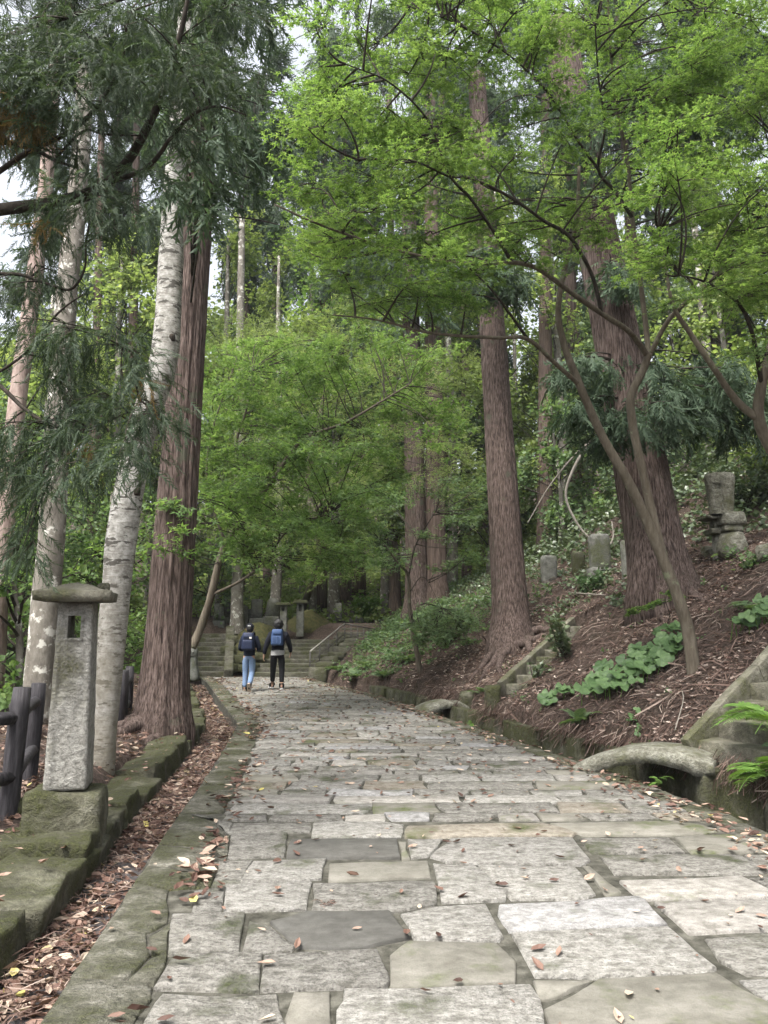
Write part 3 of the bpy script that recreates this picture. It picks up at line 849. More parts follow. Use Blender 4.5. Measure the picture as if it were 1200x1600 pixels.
gravestone(529, 976, 10, 34, 33, 'tall narrow pillar standing among leafy plants behind the stairs', .1)
gravestone(557, 981, 24, 20, 33.5, 'short pointed stone above the upper steps', 1.0)
gravestone(575, 968, 11, 28, 36, 'grey stone in the shade beyond the pointed one', .4, 'grave_dark')
gravestone(590, 962, 9, 24, 37, 'slim stone farthest right in the shade of the far terrace', .4, 'grave_dark')

def far_lantern(px, py, hpx, wpx, D, label, roofw):
    p = pd(px, py, D); s = D / FPX; w, h = wpx * s, hpx * s
    r = thing('stone_lantern', label, 'lantern', p, 'stone lanterns on the far terrace')
    part('post', G().box(p + [0, 0, h * .30 - .15], (w, w, h * .6 + .3)), M['grave_stone'], r)
    gg = G()
    for sx in (-1, 1): gg.box(p + [sx * w * .36, 0, h * .72], (w * .28, w, h * .24))
    gg.box(p + [0, 0, h * .855], (w, w, h * .03))
    gg.box(p + [0, w * .3, h * .72], (w * .44, w * .2, h * .24))
    part('light_box', gg, M['grave_stone'], r)
    bb = block((roofw * s, roofw * s * .8, h * .13), int(px), 3, .02, 3, .3, .75)
    part('roof', moved(bb, p + [0, 0, h * .87]), M['moss_stone'], r, True)
far_lantern(443, 976, 34, 10, 29.5, 'far stone lantern with a pale post, nearer the round-topped slab', 27)
far_lantern(469, 982, 44, 11, 30, 'far stone lantern with a dark cap beside the mossy mound', 25)
# pale guardian stone left of the mossy stairs
p = np.array([-6.05, 24.6, -.05])
gs = thing('guardian_stone', 'squat dark stone figure at the foot of the left mossy stairs', 'stone figure', p)
part('body', moved(block((.46, .4, .78), 77, 3, .05, 2.5, .3, .7), p), M['grave_dark'], gs, True)
part('head', moved(block((.34, .32, .3), 78, 3, .04, 3, .4), p + [0, 0, .70]), M['grave_dark'], gs, True)
for sx in (-1, 1): part('eye', moved(block((.05, .03, .05), 79, 1, .0, 3, .4), p + [sx * .07, -.17, .86]), M['granite_pale'], gs, True)

# ------------------------------------------------------------------ markers on the right slope
def slope_stone(px, py, wpx, hpx, label, top=.55, m='grave_stone', ringed=False):
    p = hit(px, py); D = p[1]; s = np.linalg.norm(p - [0, 0, EYE]) / math.hypot(FPX, px - 600)
    w, h = wpx * s, hpx * s
    r = thing('stone_marker', label, 'stone marker', p, 'stone markers on the slope')
    gg = G()
    hs = np.array([0, .04, .1, .5, .86, .94, .985, 1.0]); rr = np.array([.95, .98, .98, 1.0, 1.03, .98, .8, .35])
    V = []
    n = 22
    for a, q in zip(hs, rr):
        for t in np.arange(n) * 2 * PI / n:
            ct, st = math.cos(t), math.sin(t); e = .62   # squarish round
            x = abs(ct) ** e * math.copysign(1, ct); y_ = abs(st) ** e * math.copysign(1, st)
            V.append((p[0] + x * q * w / 2, p[1] + y_ * q * w * .38, p[2] - .1 + (h + .25) * a - .15))
    V = np.array(V); V += np.stack([fbm(V * 3 + q * 7, 2) for q in range(3)], -1) * .012
    i = np.arange(len(hs) - 1)[:, None] * n; j = np.arange(n)[None]; j1 = (j + 1) % n
    gg.add(V, np.stack([i + j, i + j1, i + n + j1, i + n + j], -1).reshape(-1, 4)); o_ = (len(hs) - 1) * n
    gg.f.append(np.array([[o_ + q for q in range(n)]]))
    part('tablet', gg, M[m], r, True)
    if ringed:
        part('base', moved(block((w * 1.25, w, .5), int(px), 2, .015, 3, .2), p + [0, 0, -.36]), M[m], r, True)
    return r
slope_stone(858, 908, 24, 40, 'short pale rounded stone marker nearest the middle cedar')
slope_stone(904, 896, 20, 34, 'mossy stone marker half hidden by leaves between two paler ones', .5, 'moss_stone')
slope_stone(938, 896, 32, 62, 'tall barrel-shaped stone marker left of the big leaning cedar', .5, 'grave_stone', True)
slope_stone(985, 898, 26, 55, 'grey stone marker tucked against the big leaning cedar')

def tall_monument():
    p = hit(1146, 866); s = np.linalg.norm(p - [0, 0, EYE]) / math.hypot(FPX, 546) 
    U = lambda q: q * s
    r = thing('stone_monument', 'tall tapered stone monument with carved front on stacked round stones beyond the cedar', 'monument', p)
    part('base_stone', moved(block((U(50), U(40), U(44)), 31, 3, .03, 2.5, .42, .75), p + [0, 0, -U(8)]), M['lichen_stone'], r, True)
    part('base_stone', moved(block((U(30), U(26), U(10)), 32, 2, .01, 3, .3), p + [-U(2), 0, U(34)]), M['lichen_stone'], r, True)
    part('base_stone', moved(block((U(40), U(34), U(24)), 33, 3, .02, 3, .28, .85), p + [U(0), 0, U(43)]), M['lichen_stone'], r, True)
    gg = G(); n = 26; V = []
    hs = [0, .1, .3, .55, .8, .9, .955, .985, 1]; rr = [.78, .8, .86, .93, 1.0, 1.02, .96, .8, .4]
    for a, q in zip(hs, rr):
        for t in np.arange(n) * 2 * PI / n:
            ct, st = math.cos(t), math.sin(t); e = .7
            V.append((abs(ct) ** e * math.copysign(1, ct) * q * U(22), abs(st) ** e * math.copysign(1, st) * q * U(17), U(66) * a))
    V = np.array(V); V += np.stack([fbm(V * 4 + q * 7, 2) for q in range(3)], -1) * .01
    V = rotz(V, -.25) + p + [-U(14), 0, U(62)]
    i = np.arange(len(hs) - 1)[:, None] * n; j = np.arange(n)[None]; j1 = (j + 1) % n
    gg.add(V, np.stack([i + j, i + j1, i + n + j1, i + n + j], -1).reshape(-1, 4)); o_ = (len(hs) - 1) * n
    gg.f.append(np.array([[o_ + q for q in range(n)]]))
    sh = part('shaft', gg, M['lichen_stone'], r, True)
    # carved panel: a raised frame with worn incised strokes
    c = p + np.array([-U(25), -U(15.5), U(62)]); ang = -.55
    fr = G()
    for dx in (-U(6.2), U(6.2)):
        fr.box(np.array(rotz([dx, 0, 0], ang)) + c + [0, 0, U(27)], (U(2), U(3), U(44)), ang)
    fr.box(c + [0, 0, U(49)], (U(14), U(4), U(3)), ang)
    part('carved_panel', fr, M['lichen_stone'], sh)
    return p, s
mp, ms = tall_monument()
def small_roofed_lantern():
    p = hit(1126, 872); U = lambda q: q * ms
    r = thing('stone_lantern', 'small stone lantern with a curved roof and pale post in front of the tall monument', 'lantern', p)
    part('post', moved(block((U(19), U(17), U(40)), 41, 3, .012, 4, .12, .95), p + [0, 0, -U(4)]), M['lantern_stone'], r, True)
    part('platform', moved(block((U(34), U(30), U(9)), 42, 2, .008, 4, .2, 1.1), p + [0, 0, U(36)]), M['lichen_stone'], r, True)
    gg = G()
    for sx in (-1, 1):
        for sy in (-1, 1): gg.box(p + [sx * U(8.5), sy * U(7), U(52)], (U(5), U(5), U(14)))
    gg.box(p + [0, 0, U(46.5)], (U(22), U(18), U(3)))
    gg.box(p + [U(2), U(2), U(52)], (U(8), U(6), U(14)))
    part('light_box', gg, M['lichen_stone'], r)
    # curved roof
    n = 13; V = []; xs = np.linspace(-1, 1, n)
    for yv in (-1, -.4, .4, 1):
        for x in xs:
            z = 10 * (1 - min(1, math.hypot(x, yv * .9))) ** 1.2 + 2.8 * (abs(x) ** 3) + 1.5 * abs(yv) ** 3
            V.append((x * U(25), yv * U(20), U(z)))
    V = np.array(V); T = V.copy(); Bm = V.copy(); Bm[:, 2] -= U(4)
    gg = G(); i = (np.arange(3) * n)[:, None]; j = np.arange(n - 1)[None]
    F = np.stack([i + j, i + j + 1, i + n + j + 1, i + n + j], -1).reshape(-1, 4)
    off = len(T); gg.add(np.concatenate([T, Bm]) + p + [0, 0, U(62)], F); gg.f.append((F[:, ::-1] + off))
    rim = list(range(n)) + [n * 2 - 1, n * 3 - 1, n * 4 - 1] + list(range(n * 4 - 2, n * 3 - 1, -1)) + [n * 2, n]
    rim = np.array(rim); r1 = np.roll(rim, -1)
    gg.f.append(np.stack([rim, rim + off, r1 + off, r1], -1))
    part('roof', gg, M['lichen_stone'], r, True)
    part('finial', moved(block((U(9), U(9), U(8)), 44, 2, .004, 4, .35), p + [0, 0, U(69)]), M['lichen_stone'], r, True)
small_roofed_lantern()
for px, py, w_, lb in ((1106, 868, .30, 'rounded boulder left of the small roofed lantern on the slope'), (1199, 872, .36, 'rounded boulder at the photo edge, right of the tall monument')):
    p = hit(px, py)
    whole('boulder', moved(block((w_, w_ * .8, w_ * .9), px, 3, .05, 2.5, .38, .8), p + [0, 0, -.08]), M['lichen_stone'], True, lb, 'boulder')

# ------------------------------------------------------------------ the big lantern on the left
def big_lantern():
    b0 = pd(92, 1262, 5.75); rz = .19
    x, y, z0 = b0[0], b0[1] + .15, .0
    zb = .20
    r = thing('stone_lantern', 'tall square stone lantern with a hewn front and a small window, on a mossy block', 'lantern', (x, y, zb))
    P = lambda q: rotz(np.asarray(q, float), rz) + [x, y, 0]
    base = block((.56, .44, .52), 21, 4, .03, 2.4, .12, .94)
    part('base_block', moved(base, (x, y, -.08), rz), M['moss_stone'], r, True)
    h0, h1 = .43, 1.79
    # post: tapered shaft with a window cut right through
    bm = bmesh.new(); bmesh.ops.create_cube(bm, size=1)
    for v in bm.verts:
        top = v.co.z > 0; w = .245 if top else .30
        v.co = Vector((v.co.x * w, v.co.y * w, h1 if top else h0))
    bmesh.ops.bevel(bm, geom=bm.edges[:], offset=.022, segments=2, profile=.5, affect='EDGES')
    bmesh.ops.subdivide_edges(bm, edges=[e for e in bm.edges if e.calc_length() > .1], cuts=18, use_grid_fill=True)
    bmesh.ops.triangulate(bm, faces=[f for f in bm.faces if len(f.verts) > 4])
    for v in bm.verts:
        q = np.array(v.co[:])[None]
        inner = (abs(v.co.x) < .095) and v.co.y < 0 and h0 + .05 < v.co.z < h1 - .36
        a = .016 if inner else .005
        nn = fbm(q * 16 + 5, 3)[0]
        v.co.y += (a * nn + (.010 if inner else 0)) * (1 if v.co.y < 0 else -1)
        v.co.x += .004 * fbm(q * 12 + 50, 2)[0]
    me = bpy.data.meshes.new('post'); bm.to_mesh(me); bm.free()
    for p_ in me.polygons: p_.use_smooth = True
    o = bpy.data.objects.new('post', me); COL.objects.link(o)
    cut = bpy.data.objects.new('cutter', G().box((.0, 0, 1.60), (.09, 1.0, .165)).mesh('cutter')); COL.objects.link(cut)
    md = o.modifiers.new('b', 'BOOLEAN'); md.object = cut; md.operation = 'DIFFERENCE'; md.solver = 'EXACT'
    bpy.context.view_layer.update()
    dg = bpy.context.evaluated_depsgraph_get()
    me2 = bpy.data.meshes.new_from_object(o.evaluated_get(dg)); me2.name = 'post'
    bpy.data.objects.remove(o); bpy.data.objects.remove(cut)
    V = np.array([v.co[:] for v in me2.vertices]); V = rotz(V, rz); V[:, 2] -= zb
    me2.vertices.foreach_set('co', V.astype(np.float32).reshape(-1)); me2.update()
    me2.materials.clear()
    po = put('post', me2, M['lantern_stone'], r)
    # thin raised frame round the window
    fr = G()
    for dx in (-.055, .055): fr.box(P([dx, -.126, 1.60]), (.018, .016, .20), rz)
    for dz in (-.092, .092): fr.box(P([0, -.1265, 1.60 + dz]), (.0915, .016, .018), rz)
    part('window_frame', fr, M['lantern_stone'], po)
    # roof slab with low hips
    W, Dp = .275, .25
    n = 15; V = []; F = []
    xs = np.linspace(-1, 1, n)
    for b in xs:
        for a in xs:
            e = max(abs(a), abs(b))
            zz = .055 + .095 * (1 - e) ** .95 + .008 * e ** 4
            V.append((a * W, b * Dp, zz))
    V = np.array(V); V[:, 2] += fbm(V * 9, 3) * .010; Bt = V.copy(); Bt[:, 2] = -.012 + .01 * np.abs(V[:, 0] / W) ** 2; Bt[:, :2] *= .97
    i = np.arange(n - 1)[:, None] * n; j = np.arange(n - 1)[None]
    F = np.stack([i + j, i + j + 1, i + n + j + 1, i + n + j], -1).reshape(-1, 4)
    gg = G(); off = n * n
    VV = np.concatenate([V, Bt]); VV = rotz(VV, rz + .05) + [x - .02, y, 1.795]
    gg.add(VV, F); gg.f.append(F[:, ::-1] + off)
    rim = np.array(list(range(n)) + [n * (q + 1) - 1 for q in range(1, n)] + list(range(n * n - 2, n * (n - 1) - 1, -1)) + [n * q for q in range(n - 2, 0, -1)])
    r1 = np.roll(rim, -1); gg.f.append(np.stack([rim, rim + off, r1 + off, r1], -1))
    part('roof', gg, M['step_stone'], r, True)
    q = P([.17, .0, 1.862])
    whole('pebble', moved(block((.11, .08, .07), 88, 2, .012, 6, .4), q, .4), M['moss_stone'], True, 'dark pebble lying on the mossy roof of the big lantern', 'pebble')
big_lantern()
for k_, (px, py, s_) in enumerate(((22, 1272, .26), (8, 1245, .22), (60, 1292, .2))):
    p = gp(px, py, .16)
    whole('rock', moved(block((s_, s_ * .8, s_ * .7), 90 + k_, 3, .05, 4, .35), p + [0, 0, -.05]), M['moss_stone'], True, ['mossy rock beside the base block of the big lantern, under the log rail', 'small mossy rock at the foot of the nearest log post', 'small dark rock in front of the lantern base block'][k_], 'rock')

# ------------------------------------------------------------------ log fence
def log_fence():
    P1 = pd(22, 1215, 6.1); P1[2] = .12; P2 = np.array([-3.05, 7.15, .12])
    P1 = np.array([-2.88, 6.15, .12]); P0 = np.array([-3.0, 4.9, .12])
    pts = [P0 + [-.25, -.0, 0], P1, np.array([-3.32, 7.45, .12])]
    r = thing('log_fence', 'dark log-rail fence beside the tall stone lantern', 'fence', P1)
    fn = lambda th, i, p: 1 + .05 * np.sin(th * 5 + p[:, 2][:, None] * 3) + .03 * np.sin(th * 9 - p[:, 2][:, None] * 7)
    for k_, p in enumerate(pts):
        zz = np.linspace(-.25, .98 + (.03 if k_ == 1 else -.03), 8)
        rad = np.full(8, .072); rad[-1] = .065
        q = np.stack([p[0] + .05 * zz, p[1] + 0 * zz, p[2] + zz], -1)
        part('post', G().tube(q, rad, 16, fn), M['fence_log'], r, True)
    for a, b in zip(pts[:-1], pts[1:]):
        for h in (.78, .34):
            q = np.stack([a + (b - a) * t + np.array([.03, 0, h + .02 * math.sin(PI * t)]) for t in np.linspace(-.02, 1.02, 7)])
            part('rail', G().tube(q, .050, 14, fn), M['fence_log'], r, True)
    # the same kind of fence farther on behind the big cedar
    r2 = thing('log_fence', 'far dark log fence glimpsed between the white trunk and the cedar', 'fence', on(-4.0, 11.5))
    q0, q1 = np.array([-3.66, 10.9, .12]), np.array([-4.35, 13.4, .08])
    for t in (0, .12, .24, .36, 1):
        p = q0 + (q1 - q0) * t
        part('post', G().tube([p - [0, 0, .2], p + [0, 0, .5], p + [0, 0, .85]], [.075, .075, .068], 12, None), M['fence_log'], r2, True)
    for h in (.62, .25):
        part('rail', G().tube([q0 + [0, 0, h], q1 + [0, 0, h]], .05, 10), M['fence_log'], r2, True)
log_fence()

# ------------------------------------------------------------------ people
def skinned(name, P, E, sub=2):
    names = list(P); idx = {n: i for i, n in enumerate(names)}
    me = bpy.data.meshes.new(name)
    me.from_pydata([P[n][0] for n in names], [(idx[a], idx[b]) for a, b in E], [])
    o = bpy.data.objects.new(name, me); COL.objects.link(o)
    o.modifiers.new('s', 'SKIN'); s = o.modifiers.new('u', 'SUBSURF'); s.levels = sub; s.render_levels = sub
    for n in names:
        sv = me.skin_vertices[0].data[idx[n]]; q = P[n][1]
        sv.radius = (q, q) if not isinstance(q, tuple) else q
        sv.use_root = (idx[n] == 0)
    bpy.context.view_layer.update()
    m2 = bpy.data.meshes.new_from_object(o.evaluated_get(bpy.context.evaluated_depsgraph_get())); m2.name = name
    bpy.data.objects.remove(o)
    for p in m2.polygons: p.use_smooth = True
    return m2
def chain(*n): return list(zip(n[:-1], n[1:]))
skin_m = plain('skin', (.45, .28, .2), .55, .4, 30, .05)
navy_m = plain('navy_cloth', (.012, .016, .032), .85, .2, 60, .4)
black_m = plain('black_cloth', (.010, .011, .018), .85, .2, 60, .4)
trouser_m = plain('black_trousers', (.012, .012, .014), .85, .2, 60, .4)
jean_m = plain('denim', (.16, .23, .36), .85, .2, 70, .5)
hair_m = plain('black_hair', (.010, .009, .009), .5, .5, 90, .8)
bag_m = plain('bag_blue', (.045, .085, .19), .6, .35, 50, .3)
bagd_m = plain('bag_navy', (.014, .022, .055), .6, .35, 50, .3)
white_m = plain('white_rubber', (.7, .7, .68), .6, .3, 20, .1)
grey_m = plain('grey_shirt', (.42, .42, .42), .8, .2, 40, .3)
shoe_m = plain('shoe_black', (.02, .02, .02), .6, .4, 40, .2)
tan_m = plain('sole_tan', (.36, .3, .24), .7, .3, 40, .3)
def person(loc, rz, H, pose, label, wear):
    s = H / 1.72
    r = thing('person', label, 'person', loc, rz=rz)
    r['category'] = 'person'
    J = pose
    B = {'pelvis': (J['pelvis'], .125), 'waist': (J['waist'], .115), 'chest': (J['chest'], .135), 'neck0': (J['neck0'], .065), 'neck': (J['neck'], .052), 'head0': (J['head0'], .070), 'head1': (J['head1'], .094), 'head2': (J['head2'], .088), 'head3': (J['head3'], .05), 'nose': (tuple(np.array(J['head1']) + [0, .098, -.01]), .014)}
    E = chain('pelvis', 'waist', 'chest', 'neck0', 'neck', 'head0', 'head1', 'head2', 'head3') + [('head1', 'nose')]
    for sd in 'LR':
        for n, rad in (('hip', .088), ('knee', .058), ('shin', .055), ('ankle', .038), ('heel', .036), ('toe', .03), ('sh', .062), ('elbow', .042), ('fore', .038), ('wrist', .027), ('palm', .034)):
            B[n + sd] = (J[n + sd], rad)
        E += [('pelvis', 'hip' + sd)] + chain('hip' + sd, 'knee' + sd, 'shin' + sd, 'ankle' + sd, 'heel' + sd, 'toe' + sd) + [('chest', 'sh' + sd)] + chain('sh' + sd, 'elbow' + sd, 'fore' + sd, 'wrist' + sd, 'palm' + sd)
        w, p = np.array(J['wrist' + sd]), np.array(J['palm' + sd]); d = (p - w) / np.linalg.norm(p - w)
        fwd = np.array([0, 1., 0]); fwd = fwd - d * fwd.dot(d); fwd /= np.linalg.norm(fwd)
        inn = np.cross(d, fwd) * (1 if sd == 'L' else -1)
        for q, (off, ln) in enumerate(((.030, .075), (.010, .085), (-.010, .08), (-.029, .062))):
            a = p + fwd * off + d * .03; b = a + d * ln * .55 + inn * .008; c = b + d * ln * .35 + inn * .028
            for nm, pt, rd in (('a', a, .0095), ('b', b, .009), ('c', c, .0075)): B[f'f{q}{nm}{sd}'] = (tuple(pt), rd)
            E += [('palm' + sd, f'f{q}a{sd}')] + chain(f'f{q}a{sd}', f'f{q}b{sd}', f'f{q}c{sd}')
        a = w + d * .03 + fwd * .035; b = a + d * .035 + fwd * .022
        B['ta' + sd] = (tuple(a), .011); B['tb' + sd] = (tuple(b), .009); E += [('palm' + sd, 'ta' + sd), ('ta' + sd, 'tb' + sd)]
    for sd in 'LR':
        B['heel' + sd] = (J['heel' + sd], .02); B['toe' + sd] = (tuple(np.array(J['toe' + sd]) * .7 + np.array(J['heel' + sd]) * .3), .015)
    sc = lambda D_: {k: (tuple(np.array(v[0]) * s), tuple(np.array(v[1]) * s) if isinstance(v[1], tuple) else v[1] * s) for k, v in D_.items()}
    put('body', skinned('body', sc(B), E, 2), skin_m, r)
    # jacket
    up = lambda a, z: tuple(np.array(a) + [0, 0, z])
    T = {'waist': (J['waist'], (.165, .13)), 'hem': (up(J['pelvis'], wear.get('hem', -.04)), (.172, .14)), 'chest': (J['chest'], (.185, .14)), 'col': (up(J['neck0'], -.02), (.11, .09)), 'col2': (up(J['neck0'], .04), .078)}
    Et = chain('waist', 'hem') + chain('waist', 'chest', 'col', 'col2')
    for sd in 'LR':
        for n, rad in (('sh', .09), ('elbow', .072), ('fore', .062), ('wrist', .047)): T[n + sd] = (J[n + sd], rad)
        Et += [('chest', 'sh' + sd)] + chain('sh' + sd, 'elbow' + sd, 'fore' + sd, 'wrist' + sd)
    put('jacket', skinned('jacket', sc(T), Et, 2), wear['jacket'], r)
    L = {'pelvis': (J['pelvis'], (.155, .125)), 'belt': (up(J['pelvis'], .10), (.145, .11))}
    El = [('pelvis', 'belt')]
    for sd in 'LR':
        a, k = np.array(J['ankle' + sd]), np.array(J['knee' + sd])
        cuff = tuple(a + (k - a) * wear.get('cuff', .06))
        for n, pt, rad in (('hip', J['hip' + sd], .112), ('mid', tuple((np.array(J['hip' + sd]) + k) / 2), .098), ('knee', J['knee' + sd], .08), ('shin', J['shin' + sd], .073), ('cuff', cuff, wear.get('cuffr', .06))): L[n + sd] = (pt, rad)
        El += [('pelvis', 'hip' + sd)] + chain('hip' + sd, 'mid' + sd, 'knee' + sd, 'shin' + sd, 'cuff' + sd)
    put('trousers', skinned('trousers', sc(L), El, 2), wear['trousers'], r)
    for sd in 'LR':
        h_, t_ = np.array(J['heel' + sd]), np.array(J['toe' + sd]); an = np.array(J['ankle' + sd]); m_ = (h_ + t_) / 2
        S = {'h': (tuple(h_ + [0, 0, .008]), .064), 'm': (tuple(m_ + [0, 0, .008]), .064), 't': (tuple(t_), .056), 'a': (tuple(an * 1.0 + h_ * 0), .066)}
        sh = put('shoe', skinned('shoe', sc(S), [('h', 'm'), ('m', 't'), ('h', 'a')], 2), wear['shoe'], r)
        d = (t_ - h_); d /= np.linalg.norm(d); up_ = (an - h_); up_ -= d * up_.dot(d); up_ /= np.linalg.norm(up_)
        sd_ = np.cross(d, up_); gg = G()
        ol = [(-.045, .03), (-.02, .042), (.09, .046), (.20, .05), (.245, .03), (.245, -.03), (.20, -.05), (.09, -.046), (-.02, -.042), (-.045, -.03)]
        V = np.array([(h_ + d * a * .95 + sd_ * b - up_ * (.050 - q * .028)) * s for q in (0, 1) for a, b in ol]); n = len(ol); k = np.arange(n); k1 = (k + 1) % n
        gg.add(V, np.stack([k, k1, n + k1, n + k], -1)); gg.f.append(np.array([list(range(n))[::-1]])); gg.f.append(np.array([list(range(n, 2 * n))]))
        part_local('sole', gg, wear['sole'], sh)
    # hair: a shell over the back and top of the head
    bm = bmesh.new(); bmesh.ops.create_icosphere(bm, subdivisions=4, radius=1)
    c = np.array(J['head1']) * .55 + np.array(J['head2']) * .45; hr = wear['hair_r']
    for v in bm.verts:
        q = np.array(v.co[:]); nz = fbm(q[None] * 3.2 + 4, 3)[0] * wear.get('hair_rough', .05)
        face = max(0, q[1]) * max(0, .55 - q[2])
        low = .0 if q[2] > -.55 else (q[2] + .55) * .35
        v.co = Vector(tuple((c + q * np.array(hr) * (1 + nz) * (1 - .45 * face) + [0, -.012, -low * 0]) * s))
    me = bpy.data.meshes.new('hair'); bm.to_mesh(me); bm.free()
    for p in me.polygons: p.use_smooth = True
    put('hair', me, hair_m, r)
    for sx in (-1, 1):
        e_ = block((.02, .035, .06), 5, 1, .0, 3, .4)
        part_local('ear', moved(e_, tuple((np.array(J['head1']) + [sx * .098, .0, -.03]) * s)), skin_m, r, True)
    if wear.get('cap'):
        bm = bmesh.new(); bmesh.ops.create_uvsphere(bm, u_segments=20, v_segments=10, radius=1)
        bmesh.ops.delete(bm, geom=[v for v in bm.verts if v.co.z < -.05], context='VERTS')
        for v in bm.verts: v.co = Vector(tuple((c + np.array(v.co[:]) * np.array([.112, .124, .105]) + [0, 0, .035]) * s))
        me = bpy.data.meshes.new('cap'); bm.to_mesh(me); bm.free()
        for p in me.polygons: p.use_smooth = True
        cp = put('cap', me, black_m, r)
        part_local('cap_glint', moved(block((.075, .012, .026), 3, 1, 0, 3, .2), tuple((c + [0, -.121, .055]) * s), 0, .25), white_m, cp)  # white piece standing in for a whitish reflection on the cap
    if wear.get('shirt'):
        gg = G(); n = 20; th = np.arange(n) * 2 * PI / n; pc = np.array(J['pelvis'])
        V = np.concatenate([np.stack([(pc[0] + q * np.cos(th)), (pc[1] + q * .80 * np.sin(th)), np.full(n, pc[2] + z) + (.02 * np.sin(th * 1 + .4))], -1) for q, z in ((.168, .08), (.182, .0), (.180, -.06))]) * s
        i = np.arange(2)[:, None] * n; j = np.arange(n)[None]; j1 = (j + 1) % n
        gg.add(V, np.stack([i + j, i + j1, i + n + j1, i + n + j], -1).reshape(-1, 4)); part_local('shirt_hem', gg, grey_m, r, True)
    return r, s
STAND = dict(pelvis=(0, 0, .93), waist=(0, .01, 1.08), chest=(0, .01, 1.30), neck0=(0, .0, 1.44), neck=(0, .01, 1.50), head0=(0, .03, 1.545), head1=(0, .03, 1.615), head2=(0, .022, 1.665), head3=(0, .02, 1.70))
pl = dict(STAND)
pl.update(hipL=(-.09, 0, .88), kneeL=(-.10, .04, .49), shinL=(-.10, .03, .32), ankleL=(-.10, .0, .10), heelL=(-.10, -.03, .055), toeL=(-.125, .17, .045),
          hipR=(.09, 0, .88), kneeR=(.085, .01, .48), shinR=(.085, -.10, .34), ankleR=(.085, -.26, .20), heelR=(.085, -.33, .20), toeR=(.09, -.235, .035),
          shL=(-.185, .0, 1.38), elbowL=(-.255, .0, 1.11), foreL=(-.235, .10, 1.07), wristL=(-.19, .19, 1.06), palmL=(-.16, .25, 1.07),
          shR=(.185, .0, 1.38), elbowR=(.255, .0, 1.11), foreR=(.235, .10, 1.07), wristR=(.19, .19, 1.06), palmR=(.16, .25, 1.07))
pr = dict(STAND)
pr.update(hipL=(-.09, 0, .88), kneeL=(-.12, .11, .50), shinL=(-.13, .13, .33), ankleL=(-.14, .20, .11), heelL=(-.14, .17, .055), toeL=(-.20, .35, .05),
          hipR=(.09, 0, .88), kneeR=(.11, .0, .50), shinR=(.115, -.05, .33), ankleR=(.12, -.12, .10), heelR=(.12, -.155, .055), toeR=(.14, .03, .045),
          shL=(-.20, .0, 1.38), elbowL=(-.29, -.05, 1.12), foreL=(-.32, -.06, 1.0), wristL=(-.345, -.05, .87), palmL=(-.355, -.04, .80),
          shR=(.20, .0, 1.38), elbowR=(.29, .04, 1.12), foreR=(.31, .12, 1.02), wristR=(.315, .21, .92), palmR=(.31, .26, .86))
lp = gp(388, 1080); rp = gp(433, 1077)
person((lp[0], lp[1], .008), -.06, 1.63, pl, 'person in navy jacket, blue jeans and dark cap walking away with one heel raised',
       dict(jacket=navy_m, trousers=jean_m, shoe=shoe_m, sole=tan_m, hair_r=(.102, .112, .115), cap=True, cuff=-.06, cuffr=.075))
person((rp[0], rp[1], .008), .06, 1.74, pr, 'person in black with bushy black hair walking away, grey hem showing',
       dict(hem=.06, jacket=black_m, trousers=trouser_m, shoe=shoe_m, sole=white_m, hair_r=(.132, .140, .138), hair_rough=.12, shirt=True, cuff=.13, cuffr=.062))
def backpack(loc, rz, s, m, label, big, patch):
    r = thing('backpack', label, 'backpack', loc, 'backpacks of the walkers', rz)
    w, h, d = big
    part_local('bag', moved(block((w, d, h), 3, 3, .008, 5, .28, .85), (0, -d / 2 - .02, 0)), m, r, True)
    part_local('front_pocket', moved(block((w * .8, d * .35, h * .5), 4, 2, .006, 5, .3, .9), (0, -d - .03, h * .06)), m, r, True)
    part_local('flap', moved(block((w * .72, d * .25, h * .18), 5, 2, .004, 5, .35), (0, -d - .01, h * .68)), m, r, True)
    part_local('haul_loop', G().tube([(-.03, -.05, h * .98), (-.03, -.04, h * 1.06), (.03, -.04, h * 1.06), (.03, -.05, h * .98)], .008, 6), black_m, r, True)
    for sx in (-1, 1):
        part_local('strap', G().tube([(sx * w * .3, -.03, h * .93), (sx * w * .36, .05, h * 1.01), (sx * w * .38, .17, h * .9), (sx * w * .4, .19, h * .6), (sx * w * .47, .12, h * .25), (sx * w * .45, -.04, h * .1)], .02, 6), black_m, r, True)
    if patch: part_local('logo_patch', G().box((patch, -d - .042, h * .70), (.062, .012, .045)), white_m, r)
    else:
        for sx in (-.3, 0, .3): part_local('webbing', G().box((sx * w, -d * 1.22 - .03, h * .38), (.016, .012, h * .45)), plain('webbing', (.10, .15, .28), .6), r)
backpack((lp[0], lp[1] - .12, 1.02), .05, 1, bagd_m, 'navy backpack with a white patch on the walker in jeans', (.33, .44, .19), .07)
backpack((rp[0], rp[1] - .13, 1.12), .06, 1, bag_m, 'bright blue backpack on the walker dressed in black', (.32, .42, .17), None)

# ================================================================== VEGETATION
def unit(v): v = np.asarray(v, float); return v / (np.linalg.norm(v, axis=-1, keepdims=True) + 1e-9)
